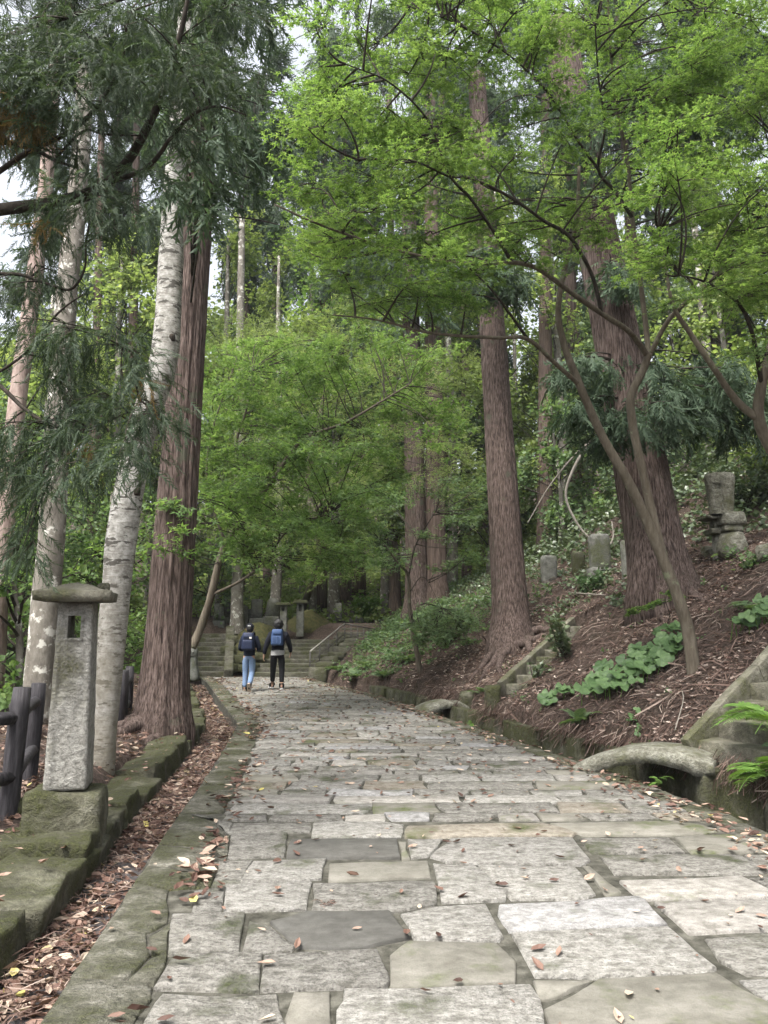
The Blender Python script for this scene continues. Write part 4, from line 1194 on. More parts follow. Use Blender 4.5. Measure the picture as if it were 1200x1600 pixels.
# templates: x = towards the tip, y = sideways, z = up
def t_maple():
    V = [(0, 0, 0)]; F = []
    for a, l in ((-118, .55), (-58, .85), (0, 1.0), (58, .85), (118, .55)):
        r = math.radians(a); w = .17
        c, s = math.cos(r), math.sin(r)
        i = len(V)
        V += [(c * .14 - s * w, s * .14 + c * w, .0), (c * l, s * l, -.16 * l), (c * .14 + s * w, s * .14 - c * w, .0)]
        F.append((i + 2, i + 1, i))
    return np.array(V) - [.1, 0, 0], np.array(F)
def t_maple3():
    V = [(0, 0, 0)]; F = []
    for a, l in ((-80, .8), (0, 1.0), (80, .8)):
        r = math.radians(a); w = .17; c, s = math.cos(r), math.sin(r); i = len(V)
        V += [(c * .12 - s * w * 1.2, s * .12 + c * w * 1.2, .0), (c * l, s * l, -.15), (c * .12 + s * w * 1.2, s * .12 - c * w * 1.2, .0)]
        F.append((i + 2, i + 1, i))
    return np.array(V) - [.15, 0, 0], np.array(F)
def t_leaf(w=.34): return np.array([(0, 0, 0), (.45, w, .05), (1, 0, -.08), (.45, -w, .05)]) - [.4, 0, 0], np.array([(0, 3, 2, 1)])
def t_spray(n, w, seed, droop=.35, ln=.26):
    r = np.random.default_rng(seed); V = []; F = []
    for q in range(6):
        pass
    for q in range(n):
        t = q / n; x = t; z = -droop * t * t
        side = 1 if q % 2 else -1
        a = r.uniform(.35, .9); l = ln * (1.1 - .55 * t) * r.uniform(.7, 1.2); up = r.uniform(-.5, .35)
        d = np.array([math.cos(a), side * math.sin(a), up]); d /= np.linalg.norm(d)
        p = np.array([x, 0, z]); nrm = np.array([-d[1], d[0], 0]) * w
        i = len(V); V += [p - nrm, p + nrm, p + d * l * .6 + nrm * .9 + [0, 0, -.02], p + d * l + [0, 0, -.07]]
        F.append((i, i + 1, i + 2, i + 3))
    for q in range(3):
        t0, t1 = q / 3, (q + 1) / 3
        i = len(V); V += [(t0, -w * .7, -droop * t0 * t0), (t0, w * .7, -droop * t0 * t0), (t1, w * .7, -droop * t1 * t1), (t1, -w * .7, -droop * t1 * t1)]
        F.append((i, i + 1, i + 2, i + 3))
    return np.array(V), np.array(F)
T_M, T_M3, T_L, T_LW = t_maple(), t_maple3(), t_leaf(), t_leaf(.5)
T_SP = [t_spray(20, .0145, s, .35, .23) for s in range(5)]
T_SPF = [t_spray(9, .038, 20 + s, .3, .36) for s in range(4)]
T_TUFT = (np.array([(0, 0, 0), (.5, .10, .05), (1, .02, -.1), (.5, -.08, 0), (-.15, .3, -.05), (.3, .62, .0), (.55, .8, -.15), (-.1, .15, 0), (-.15, -.3, .0), (.25, -.7, .05), (.5, -.85, -.1), (-.05, -.5, 0)]) * 1.0,
          np.array([(0, 3, 2, 1), (4, 7, 6, 5), (8, 11, 10, 9)]))

def polyline(pts, m=24):
    """smooth path through 3-D points"""
    P = np.asarray(pts, float)
    if len(P) < 3: t = np.linspace(0, 1, m)[:, None]; return P[0] * (1 - t) + P[-1] * t
    Q = np.concatenate([[2 * P[0] - P[1]], P, [2 * P[-1] - P[-2]]]); out = []
    k = max(2, m // (len(P) - 1))
    for i in range(len(P) - 1):
        t = np.linspace(0, 1, k, endpoint=False)[:, None]
        a, b, c, d = Q[i:i + 4]
        out.append(.5 * (2 * b + (c - a) * t + (2 * a - 5 * b + 4 * c - d) * t * t + (3 * b - a - 3 * c + d) * t ** 3))
    return np.concatenate(out + [P[-1:]])
def limb_px(pts):                                        # (px, py, distance) -> smooth path
    return polyline([pd(*q) for q in pts], 6 * len(pts))

def knobbly(k1, amp):
    return lambda th, i, p: 1 + amp * vnoise(np.stack([np.cos(th) * k1 + 0 * i, np.sin(th) * k1 + 0 * i, i * .35 + 0 * th], -1))
def cedar_fn(seed, k=7.0, amp=.105):
    def f(th, i, p):
        z = p[:, 2][:, None]
        a = th + .05 * np.sin(z * .9 + seed)
        q = np.stack([np.cos(a) * k + seed, np.sin(a) * k, z * .35 + 0 * a], -1)
        n = vnoise(q) + .6 * vnoise(np.stack([np.cos(a) * k * 2.7, np.sin(a) * k * 2.7 + seed, z * .8 + 0 * a], -1))
        lobes = .5 * vnoise(np.stack([np.cos(a) * 1.6 + seed, np.sin(a) * 1.6, z * .12 + 0 * a], -1))
        fine = vnoise(np.stack([np.cos(a) * k * 5.5, np.sin(a) * k * 5.5 + seed, z * 2.2 + 0 * a], -1))
        return 1 + amp * .55 * n + amp * lobes + amp * .28 * fine
    return f
def trunk_path(base, top, sway=.0, m=40, pw=1.0):
    t = (np.linspace(0, 1, m) ** pw)[:, None]
    P = np.asarray(base) * (1 - t) + np.asarray(top) * t
    P[:, 0] += sway * np.sin(t[:, 0] * 5); return P

# ------------------------------------------------------------------ crown builder
def nearest_node(nodes, c):
    d = np.linalg.norm(nodes - c, axis=1) + np.maximum(nodes[:, 2] - c[2], 0) * .8
    return nodes[np.argmin(d)]
def leafy_pad(L, B, c, r, out, n_leaf, tmpl, size, flat=.16, tilt=.22, twigs=12, start=None, jitter=.5, branch_r=.012, droop=.2, bn=4):
    """a spray of foliage: a bough reaching c, twigs fanning through it, leaves along the twigs"""
    nrm = unit(np.array([RNG.normal(0, tilt), RNG.normal(0, tilt), 1.0]))
    out = out - nrm * out.dot(nrm); out = unit(out); sd = np.cross(nrm, out)
    if start is not None and B is not None:
        mid = (start + c) / 2 + np.array([0, 0, .06 * np.linalg.norm(c - start)]) + RNG.normal(0, .13 * np.linalg.norm(c - start), 3)
        t = np.linspace(0, 1, 7)[:, None]
        P = start * (1 - t) ** 2 + 2 * mid * t * (1 - t) + c * t * t
        B.tube(P, np.linspace(branch_r, branch_r * .45, 7), bn, None, False)
    k = max(3, twigs)
    ang = RNG.uniform(-2.0, 2.0, k); rad = r * np.sqrt(RNG.uniform(.25, 1, k))
    hub = c - out * r * .25
    tips = hub + (np.cos(ang) * rad)[:, None] * out * 1.15 + (np.sin(ang) * rad)[:, None] * sd + nrm * RNG.normal(0, flat * r * .7, k)[:, None]
    tips[:, 2] -= droop * (rad / r) ** 2 * r * .5
    if B is not None:
        for q in range(min(k, 7)):
            B.tube([hub, (hub + tips[q]) / 2 + nrm * .04 * r, tips[q]], [branch_r * .4, branch_r * .28, branch_r * .12], 3, None, False)
    m = int(n_leaf)
    w = RNG.integers(0, k, m); t = RNG.uniform(.12, 1.08, m) ** .8
    P = hub + (tips[w] - hub) * t[:, None]
    P = P + out * RNG.normal(0, .10 * r, m)[:, None] + sd * RNG.normal(0, .10 * r, m)[:, None] + nrm * RNG.normal(0, flat * r * .45, m)[:, None]
    dirv = unit(tips[w] - hub) + RNG.normal(0, .7, (m, 3)) * np.array([1, 1, .35])
    N = unit(nrm + RNG.normal(0, jitter, (m, 3)))
    tv, tf = tmpl
    L.scatter(tv, tf, P, dirv, N, size * RNG.uniform(.5, 1.35, m))
def needle_pad(L, B, start, c, r, n, tmpls, size, hang=.6, br=.02):
    t = np.linspace(0, 1, 7)[:, None]
    mid = (start + c) / 2 + np.array([0, 0, .10 * np.linalg.norm(c - start)])
    if B is not None: B.tube(start * (1 - t) ** 2 + 2 * mid * t * (1 - t) + c * t * t, np.linspace(br, br * .4, 7), 4, None, False)
    out = unit((c - start) * [1, 1, .3]); sd = unit(np.cross([0, 0, 1.0], out))
    k = 9
    ang = RNG.uniform(-1.7, 1.7, k); rad = r * RNG.uniform(.4, 1, k)
    hub = c - out * .35 * r
    tips = hub + (np.cos(ang) * rad)[:, None] * out * 1.2 + (np.sin(ang) * rad)[:, None] * sd
    tips[:, 2] += RNG.normal(-.1, .22, k) * r - hang * .4 * r * (rad / r) ** 2
    if B is not None:
        for q in range(4): B.tube([hub, (hub + tips[q]) / 2 + [0, 0, .06 * r], tips[q]], [br * .4, br * .28, br * .12], 3, None, False)
    w = RNG.integers(0, k, n); tt = RNG.uniform(.05, 1.0, n)
    P = hub + (tips[w] - hub) * tt[:, None] + RNG.normal(0, .11 * r, (n, 3)) - np.array([0, 0, 1]) * np.abs(RNG.normal(0, .12 * r, n))[:, None]
    d = unit(tips[w] - hub) * .8 + RNG.normal(0, .5, (n, 3)); d[:, 2] -= hang * RNG.uniform(.3, 1.3, n)
    N = unit(np.array([0, 0, 1.0]) + RNG.normal(0, .6, (n, 3)))
    which = RNG.integers(0, len(tmpls), n)
    for q, (tv, tf) in enumerate(tmpls):
        s = which == q
        if s.any(): L.scatter(tv, tf, P[s], d[s], N[s], size * RNG.uniform(.6, 1.25, s.sum()))

def in_poly(x, y, poly):
    poly = np.asarray(poly, float); c = False; j = len(poly) - 1
    for i in range(len(poly)):
        if (poly[i, 1] > y) != (poly[j, 1] > y) and x < (poly[j, 0] - poly[i, 0]) * (y - poly[i, 1]) / (poly[j, 1] - poly[i, 1]) + poly[i, 0]: c = not c
        j = i
    return c
def poly_pick(poly, n):
    poly = np.asarray(poly, float); lo, hi = poly.min(0), poly.max(0); out = []
    while len(out) < n:
        x, y = RNG.uniform(lo[0], hi[0]), RNG.uniform(lo[1], hi[1])
        if in_poly(x, y, poly): out.append((x, y))
    return out

# ================================================================== TREES IN FRONT
# the big cedar on the left
def cedar(name, label, base, top, r0, r1, m='cedar_bark', n=84, flare=.45, rings=60, seed=1, sway=.0, group='cedar trunks', branch_stubs=()):
    t = thing('cedar_tree', label, 'tree', base, group)
    P = trunk_path(np.asarray(base) - [0, 0, .9], top, sway, rings)
    hh = P[:, 2] - base[2]
    tt = np.linspace(0, 1, rings)
    R = r0 + (r1 - r0) * tt + r0 * flare * np.exp(-np.maximum(hh, 0) / .38)
    part('trunk', G().tube(P, R, n, cedar_fn(seed)), M[m], t, True)
    return t, P, R
cb = np.array(gp(250, 1138, .18)); 
ct = pd(308, 20, 12.2); ct2 = cb + (pd(306, 330, 11.6) - cb) * 2.4
cedar_l, CP_L, _ = cedar('cedar_tree', 'big reddish-brown cedar trunk behind the white-barked tree and lantern', cb, ct2, .325, .13, seed=3, flare=.42, n=120, rings=90)

def white_tree(label, pts, r, m, n=26, group='pale trunks on the left'):
    P = polyline([pd(*q) for q in pts], 60)
    t = thing('birch_tree' if m == 'birch_bark' else 'tree', label, 'tree', P[0], group)
    R = np.interp(np.linspace(0, 1, len(P)), np.linspace(0, 1, len(r)), r)
    part('trunk', G().tube(P, R, n, knobbly(1.3, .07)), M[m], t, True)
    return t, P
wt, WP = white_tree('leaning white-barked birch directly behind the tall lantern', [(158, 1215, 8.35), (165, 1130, 8.35), (178, 960, 8.4), (192, 830, 8.45), (222, 670, 8.55), (256, 560, 8.65), (266, 430, 8.8), (272, 300, 8.9), (285, 120, 9.1), (296, -60, 9.3)], [.135, .125, .155, .165, .16, .155, .15, .13, .12, .10], 'birch_bark')
kn = G()
for z in (20, 31, 40): kn.merge(moved(block((.10, .08, .09), z, 2, .02, 8, .4), WP[z] + [.1, -.09, 0]))
part('knot', kn, M['dark_twig'], wt, True)['kind'] = 'stuff'
gt, GP_ = white_tree('grey lichen-spotted trunk left of the lantern, behind the log rail', [(58, 1130, 10), (66, 1000, 10), (82, 820, 10.1), (90, 690, 10.2), (97, 560, 10.3), (108, 420, 10.5), (122, 300, 10.7), (135, 100, 11)], [.20, .185, .17, .16, .15, .145, .14, .12], 'grey_bark')
pt, PP = white_tree('slender pinkish trunk at the left photo edge', [(-12, 1080, 12), (0, 900, 12), (14, 760, 12.1), (28, 620, 12.3), (42, 520, 12.4), (58, 400, 12.6), (75, 250, 12.8), (88, 60, 13)], [.17, .15, .145, .14, .135, .13, .12, .1], 'pink_bark')

# cedars on the right
mb = hit(803, 1008); mc, MPm, _ = cedar('cedar_tree', 'straight reddish cedar trunk beside the narrow steps', mb, pd(745, 120, mb[1] + 1.5), .40, .22, seed=11, flare=.5, n=96, rings=80)
bb_ = hit(1050, 930); bc, BPm, _ = cedar('cedar_tree', 'massive cedar leaning left on the litter slope, drooping shoots round its trunk', bb_, pd(872, 40, bb_[1] + 1.0), .52, .33, seed=23, flare=.35, n=120, rings=90)
rib = G()   # a second stem fused to the foot of the big cedar
part('buttress', rib.tube([bb_ + [-.58, -.1, -1.0], bb_ + [-.45, -.08, .4], bb_ + [-.42, .0, 1.2], bb_ + [-.5, .1, 2.3]], [.42, .34, .28, .16], 60, cedar_fn(31)), M['cedar_bark'], bc, True)
c2b = hit(652, 960, 18); c2, C2P, _ = cedar('cedar_tree', 'grey-brown cedar trunk standing behind the slender maple stem', c2b, pd(638, 300, c2b[1] + 1), .40, .27, 'cedar_bark', seed=41, n=64, rings=60)
BGC = []
BGO = []
for px, py, D, w, tx, lb in ((682, 880, 27, .46, 672, 'dark cedar trunk in the shade right of the grey-brown cedar'), (618, 900, 33, .3, 608, 'thin dark trunk behind the middle maple'), (700, 860, 34, .36, 690, 'dark distant trunk between the two reddish cedars'), (728, 800, 38, .3, 722, 'slim distant trunk just left of the straight reddish cedar'), (538, 930, 38, .42, 536, 'broad dark trunk above the far stairs'), (490, 950, 34, .20, 487, 'slim grey trunk rising from the mossy mound'), (848, 790, 30, .4, 852, 'shaded trunk on the hillside behind the fallen branch'), (372, 940, 30, .30, 378, 'grey trunk behind the far gravestones'), (262, 900, 22, .26, 275, 'pale trunk half hidden by the big left cedar'), (205, 900, 30, .3, 215, 'dark trunk between the birch and the big left cedar'), (915, 640, 40, .18, 912, 'pale slender trunk high on the hillside'), (805, 700, 38, .16, 800, 'thin pale trunk right of the straight cedar'), (148, 900, 28, .25, 160, 'dark trunk beyond the lantern roof')):
    p = pd(px, py, D); p[2] = float(land(p[0], p[1])) - .1
    tp = pd(tx, 330 if px in (372, 262, 490, 805, 915) else 150, D + 1)
    BGC.append((tx, D, px, lb)); BGT = cedar('cedar_tree', lb, p, tp, w * .85, w * .45, 'cedar_bark_dark' if 'pale' not in lb and 'grey trunk' not in lb else 'grey_bark', n=24, rings=24, seed=px, group='trunks farther back'); BGO.append(BGT)

def roots(t, base, r, n, a0, a1, seed):
    rr = np.random.default_rng(seed)
    for q in range(n):
        a = a0 + (a1 - a0) * (q + .5) / n + rr.normal(0, .15); l = rr.uniform(.5, 1.2) * r * 2.4
        s = np.linspace(.55 * r, r * 1.1 + l, 10); b = a + np.cumsum(rr.normal(0, .07, 10))
        x, y = base[0] + s * np.cos(b), base[1] + s * np.sin(b)
        z = land(x, y) + np.linspace(.14, -.05, 10)
        part('root', G().tube(np.stack([x, y, z], -1), np.linspace(.30 * r, .03, 10), 9, knobbly(1.4, .15)), M['cedar_bark'], t, True)
roots(cedar_l, cb, .36, 6, -PI * .95, .1, 1); roots(mc, mb, .42, 6, -PI, .1, 2); roots(bc, bb_, .34, 4, -PI * 1.0, -.4, 3)

# ------------------------------------------------------------------ the near maple
def maple_tree(label, limbs, pads, leaf, tmpl, size, per, bark_='maple_bark', group='maples', twn=12, branch_r=.014, extra=None, jitter=.5, tilt=.22, flat=.16):
    base = limbs[0][0][0]
    t = thing('maple_tree', label, 'tree', base, group)
    Bk = G(); nodes = []
    for q, (P, r0, r1, n) in enumerate(limbs):
        g_ = G().tube(P, np.linspace(r0, r1, len(P)), n, knobbly(1.2, .10) if n > 5 else None)
        if q == 0: part('trunk', g_, M[bark_], t, True)
        else: part('limb', g_, M[bark_] if r0 > .03 else M['dark_twig'], t, True)
        nodes.append(P[len(P) // 3 if q < 2 else 2:])
    nodes = np.concatenate(nodes)
    L = G()
    for c, r in pads:
        s = nearest_node(nodes, c)
        o = (c - s) * [1, 1, .35] + RNG.normal(0, .15, 3)
        leafy_pad(L, Bk, c, r, o, per * r * r, tmpl, size, start=s, branch_r=branch_r, twigs=twn, jitter=jitter, tilt=tilt, flat=flat)
    part('twigs', Bk, M['dark_twig'], t, True)['kind'] = 'stuff'
    cr = part('crown', L, M[leaf], t); cr['kind'] = 'stuff'
    return t
EXTRA = [(660, 880, 200, 420, 9), (860, 1010, 120, 420, 7)]
mbase = hit(1085, 1050)
D0 = mbase[1]
def lp_(*pts): return polyline([pd(*q) for q in pts], 7 * len(pts))
stemA = polyline([mbase - [0, 0, .25]] + [pd(*q) for q in ((1076, 990, D0), (1058, 930, D0 - .05), (1024, 845, D0 - .1), (985, 760, D0 - .2), (940, 680, D0 - .3), (905, 600, D0 - .5), (882, 540, D0 - .6), (872, 490, D0 - .7), (880, 430, D0 - .8), (900, 350, D0 - 1), (905, 260, D0 - 1.2))], 80)
stemB = lp_((1040, 885, D0 - .05), (1022, 815, D0), (1003, 730, D0), (988, 660, D0 - .05), (986, 618, D0 - .1), (1004, 580, D0 - .1), (1014, 552, D0 - .15))
limbs = [(stemA, .092, .022, 14), (stemB, .064, .054, 12),
 (lp_((1014, 560, D0 - .1), (985, 520, D0 - .4), (940, 490, D0 - .7), (890, 455, D0 - 1.1), (840, 420, D0 - 1.5), (800, 410, D0 - 1.8), (745, 412, D0 - 2.2), (680, 405, D0 - 2.6), (600, 385, D0 - 3.0), (510, 355, D0 - 3.4), (430, 320, D0 - 3.6)), .044, .009, 8),
 (lp_((1014, 560, D0 - .1), (1008, 500, D0 - .1), (998, 420, D0 - .3), (988, 340, D0 - .5), (980, 250, D0 - .7), (964, 170, D0 - 1), (955, 90, D0 - 1.2), (950, 0, D0 - 1.4), (945, -80, D0 - 1.6)), .044, .010, 8),
 (lp_((1014, 556, D0 - .1), (1045, 500, D0 - .4), (1085, 462, D0 - .8), (1120, 430, D0 - 1.1), (1148, 385, D0 - 1.4), (1180, 345, D0 - 1.8), (1225, 300, D0 - 2.2)), .038, .012, 8),
 (lp_((940, 490, D0 - .7), (925, 430, D0 - 1.0), (890, 370, D0 - 1.4), (850, 345, D0 - 1.8), (800, 310, D0 - 2.2), (740, 280, D0 - 2.6), (700, 275, D0 - 2.9), (640, 250, D0 - 3.3), (560, 250, D0 - 3.7)), .030, .007, 6),
 (lp_((800, 410, D0 - 1.8), (770, 360, D0 - 2.1), (735, 310, D0 - 2.4), (700, 270, D0 - 2.7), (670, 190, D0 - 3.0), (610, 130, D0 - 3.4), (540, 100, D0 - 3.8)), .024, .006, 6),
 (lp_((905, 600, D0 - .5), (870, 570, D0 - .8), (825, 530, D0 - 1.2), (780, 528, D0 - 1.6), (720, 525, D0 - 1.9), (660, 518, D0 - 2.2), (590, 500, D0 - 2.6), (520, 492, D0 - 2.9)), .036, .007, 7),
 (lp_((825, 530, D0 - 1.2), (800, 495, D0 - 1.5), (770, 455, D0 - 1.9), (740, 425, D0 - 2.2), (690, 380, D0 - 2.6)), .022, .006, 6),
 (lp_((988, 340, D0 - .5), (962, 300, D0 - .8), (935, 265, D0 - 1.1), (945, 200, D0 - 1.5), (935, 120, D0 - 1.9), (930, 40, D0 - 2.3)), .028, .008, 6),
 (lp_((935, 265, D0 - 1.1), (900, 215, D0 - 1.5), (860, 150, D0 - 1.9), (800, 90, D0 - 2.4), (720, 40, D0 - 2.9), (640, 10, D0 - 3.4)), .022, .006, 6),
 (lp_((1120, 430, D0 - 1.1), (1160, 480, D0 - .8), (1185, 520, D0 - .5)), .018, .008, 5),
 (lp_((955, 90, D0 - 1.2), (1000, 40, D0 - 1.6), (1060, -10, D0 - 2.0)), .02, .008, 5)]
POLY_M = [(420, 40), (560, -120), (1260, -120), (1260, 330), (1120, 420), (1000, 380), (900, 400), (760, 470), (560, 490), (470, 430), (400, 330), (430, 250), (380, 150), (390, 80)]
pads = []
for x, y in poly_pick(POLY_M, 205):
    D = D0 - np.interp(x, [400, 1000, 1250], [3.0, .8, 1.2]) + RNG.normal(0, .65) - np.interp(y, [0, 480], [.8, -.2])
    if y > 310 and x > 560 and RNG.random() < .35: continue
    if 935 < x < 1010 and y > 250 and RNG.random() < .6: continue
    if x < 520 and y < 330 and RNG.random() < .45: continue
    if 660 < x < 870 and 250 < y < 330 and RNG.random() < .5: continue
    pads.append((pd(x, y, max(D, 4.6)), RNG.uniform(.40, .80)))
for x0_, x1_, y0_, y1_, n_ in EXTRA:
    for q in range(n_):
        x, y = RNG.uniform(x0_, x1_), RNG.uniform(y0_, y1_)
        pads.append((pd(x, y, D0 - np.interp(x, [400, 1000], [1.6, -.1]) + RNG.normal(0, .5)), RNG.uniform(.4, .7)))
maple_tree('spreading maple on the litter slope, forked stems and bright green leaves', limbs, pads, 'maple_leaf', T_M, .054, 600, twn=16, flat=.075, tilt=.15, jitter=.42)

# the maple at the right edge
rb = np.array([5.75, 9.2, 0]); rb[2] = float(land(rb[0], rb[1])) - .1
limbs = [(polyline([rb] + [pd(*q) for q in ((1262, 830, 9.1), (1215, 720, 9.0), (1186, 655, 8.9), (1192, 590, 8.8), (1215, 500, 8.7), (1235, 380, 8.6), (1240, 250, 8.5))], 50), .092, .025, 12),
 (lp_((1184, 655, 8.9), (1150, 625, 8.9), (1112, 570, 8.8), (1078, 520, 8.8), (1052, 478, 8.7), (1040, 420, 8.6), (1030, 360, 8.5)), .05, .010, 8),
 (lp_((1190, 600, 8.8), (1175, 520, 8.5), (1150, 470, 8.3), (1100, 440, 8.0), (1060, 430, 7.8)), .03, .008, 6)]
pads = [(pd(x, y, 8.2 + RNG.normal(0, .6) - (1200 - x) * .002), RNG.uniform(.4, .7)) for x, y in poly_pick([(1060, 150), (1300, 60), (1320, 560), (1180, 560), (1060, 500), (1020, 380)], 62)]
maple_tree('maple at the right photo edge with a curved trunk', limbs, pads, 'maple_leaf', T_M, .056, 640, flat=.10, tilt=.18)

# maple whose boughs hang over the path from the left (upper middle)
limbs = [(lp_((300, 1012, 16.5), (312, 985, 16.5), (330, 930, 16.4), (352, 850, 16.3), (392, 800, 16.2), (420, 760, 16.0)), .10, .06, 10),
 (lp_((420, 760, 16), (470, 690, 15.6), (540, 660, 15.3), (600, 625, 15.0), (640, 600, 14.8)), .045, .012, 6),
 (lp_((392, 800, 16.2), (370, 700, 16), (385, 640, 15.8), (395, 580, 15.6)), .04, .012, 6),
 (lp_((330, 930, 16.4), (380, 905, 16.2), (420, 870, 16), (450, 830, 15.8), (520, 800, 15.6)), .035, .01, 6),
 (lp_((352, 850, 16.3), (325, 760, 16.0), (330, 680, 15.7), (370, 560, 15.4)), .035, .01, 6)]
pads = []
for x, y in poly_pick([(322, 560), (420, 520), (560, 510), (690, 560), (720, 640), (640, 740), (560, 800), (560, 880), (450, 895), (330, 850), (310, 700)], 170):
    if 622 < x < 668 and y > 640: continue
    pads.append((pd(x, y, 15.8 + RNG.normal(0, 1.3) + (700 - y) * .004), RNG.uniform(.5, .95)))
for x, y in poly_pick([(225, 800), (330, 770), (420, 800), (440, 880), (330, 890), (240, 850)], 16):
    pads.append((pd(x, y, 10.2 + RNG.uniform(0, 4)), RNG.uniform(.3, .55)))
maple_tree('curved-stem maple behind the big left cedar, broad green crown over the path', limbs, pads, 'maple_leaf_mid', T_M3, .088, 330, twn=10, branch_r=.012, tilt=.3)
# second, farther maple closing the middle
q0 = hit(470, 960, 26)
limbs = [(polyline([q0] + [pd(*q) for q in ((500, 860, 27), (480, 760, 27), (500, 650, 26.5), (520, 560, 26))], 40), .16, .05, 8),
 (lp_((490, 800, 27), (580, 700, 26), (660, 620, 25)), .06, .02, 5), (lp_((490, 800, 27), (410, 720, 26), (360, 640, 25)), .06, .02, 5)]
pads = [(pd(x, y, 25 + RNG.normal(0, 2.0)), RNG.uniform(.8, 1.5)) for x, y in poly_pick([(320, 620), (420, 480), (620, 480), (740, 540), (740, 760), (600, 900), (440, 890), (330, 880)], 120) if not (622 < x < 668 and y > 640)]
maple_tree('broad maple farther back over the mossy mound, pale green in the light', limbs, pads, 'far_leaf', T_TUFT, .13, 120, twn=8, branch_r=.02, tilt=.35, flat=.3)
# slender maple right of the path with a pale bent twig
sb = hit(658, 1052)
limbs = [(polyline([sb - [0, 0, .1]] + [pd(*q) for q in ((648, 1000, sb[1]), (640, 950, sb[1]), (638, 900, sb[1]), (622, 880, sb[1] - .3), (600, 850, sb[1] - .5))], 30), .07, .02, 8),
 (lp_((640, 925, sb[1]), (662, 902, sb[1] - .2), (690, 950, sb[1] - .5)), .015, .006, 5), (lp_((638, 900, sb[1]), (650, 850, sb[1]), (680, 800, sb[1] - .4)), .03, .01, 5)]
pads = [(pd(x, y, sb[1] + RNG.normal(0, .9)), RNG.uniform(.4, .75)) for x, y in poly_pick([(560, 800), (640, 760), (760, 740), (770, 800), (740, 880), (660, 920), (590, 890)], 40) if not 622 < x < 672]
pads += [(pd(x, y, sb[1] - 1.0 + RNG.normal(0, .4)), RNG.uniform(.45, .7)) for x, y in poly_pick([(640, 965), (690, 945), (745, 965), (735, 1000), (660, 1010)], 16)]
maple_tree('slender maple with a thin leaning stem at the foot of the slope', limbs, pads, 'maple_leaf_cool', T_M3, .085, 340, twn=10, tilt=.25)

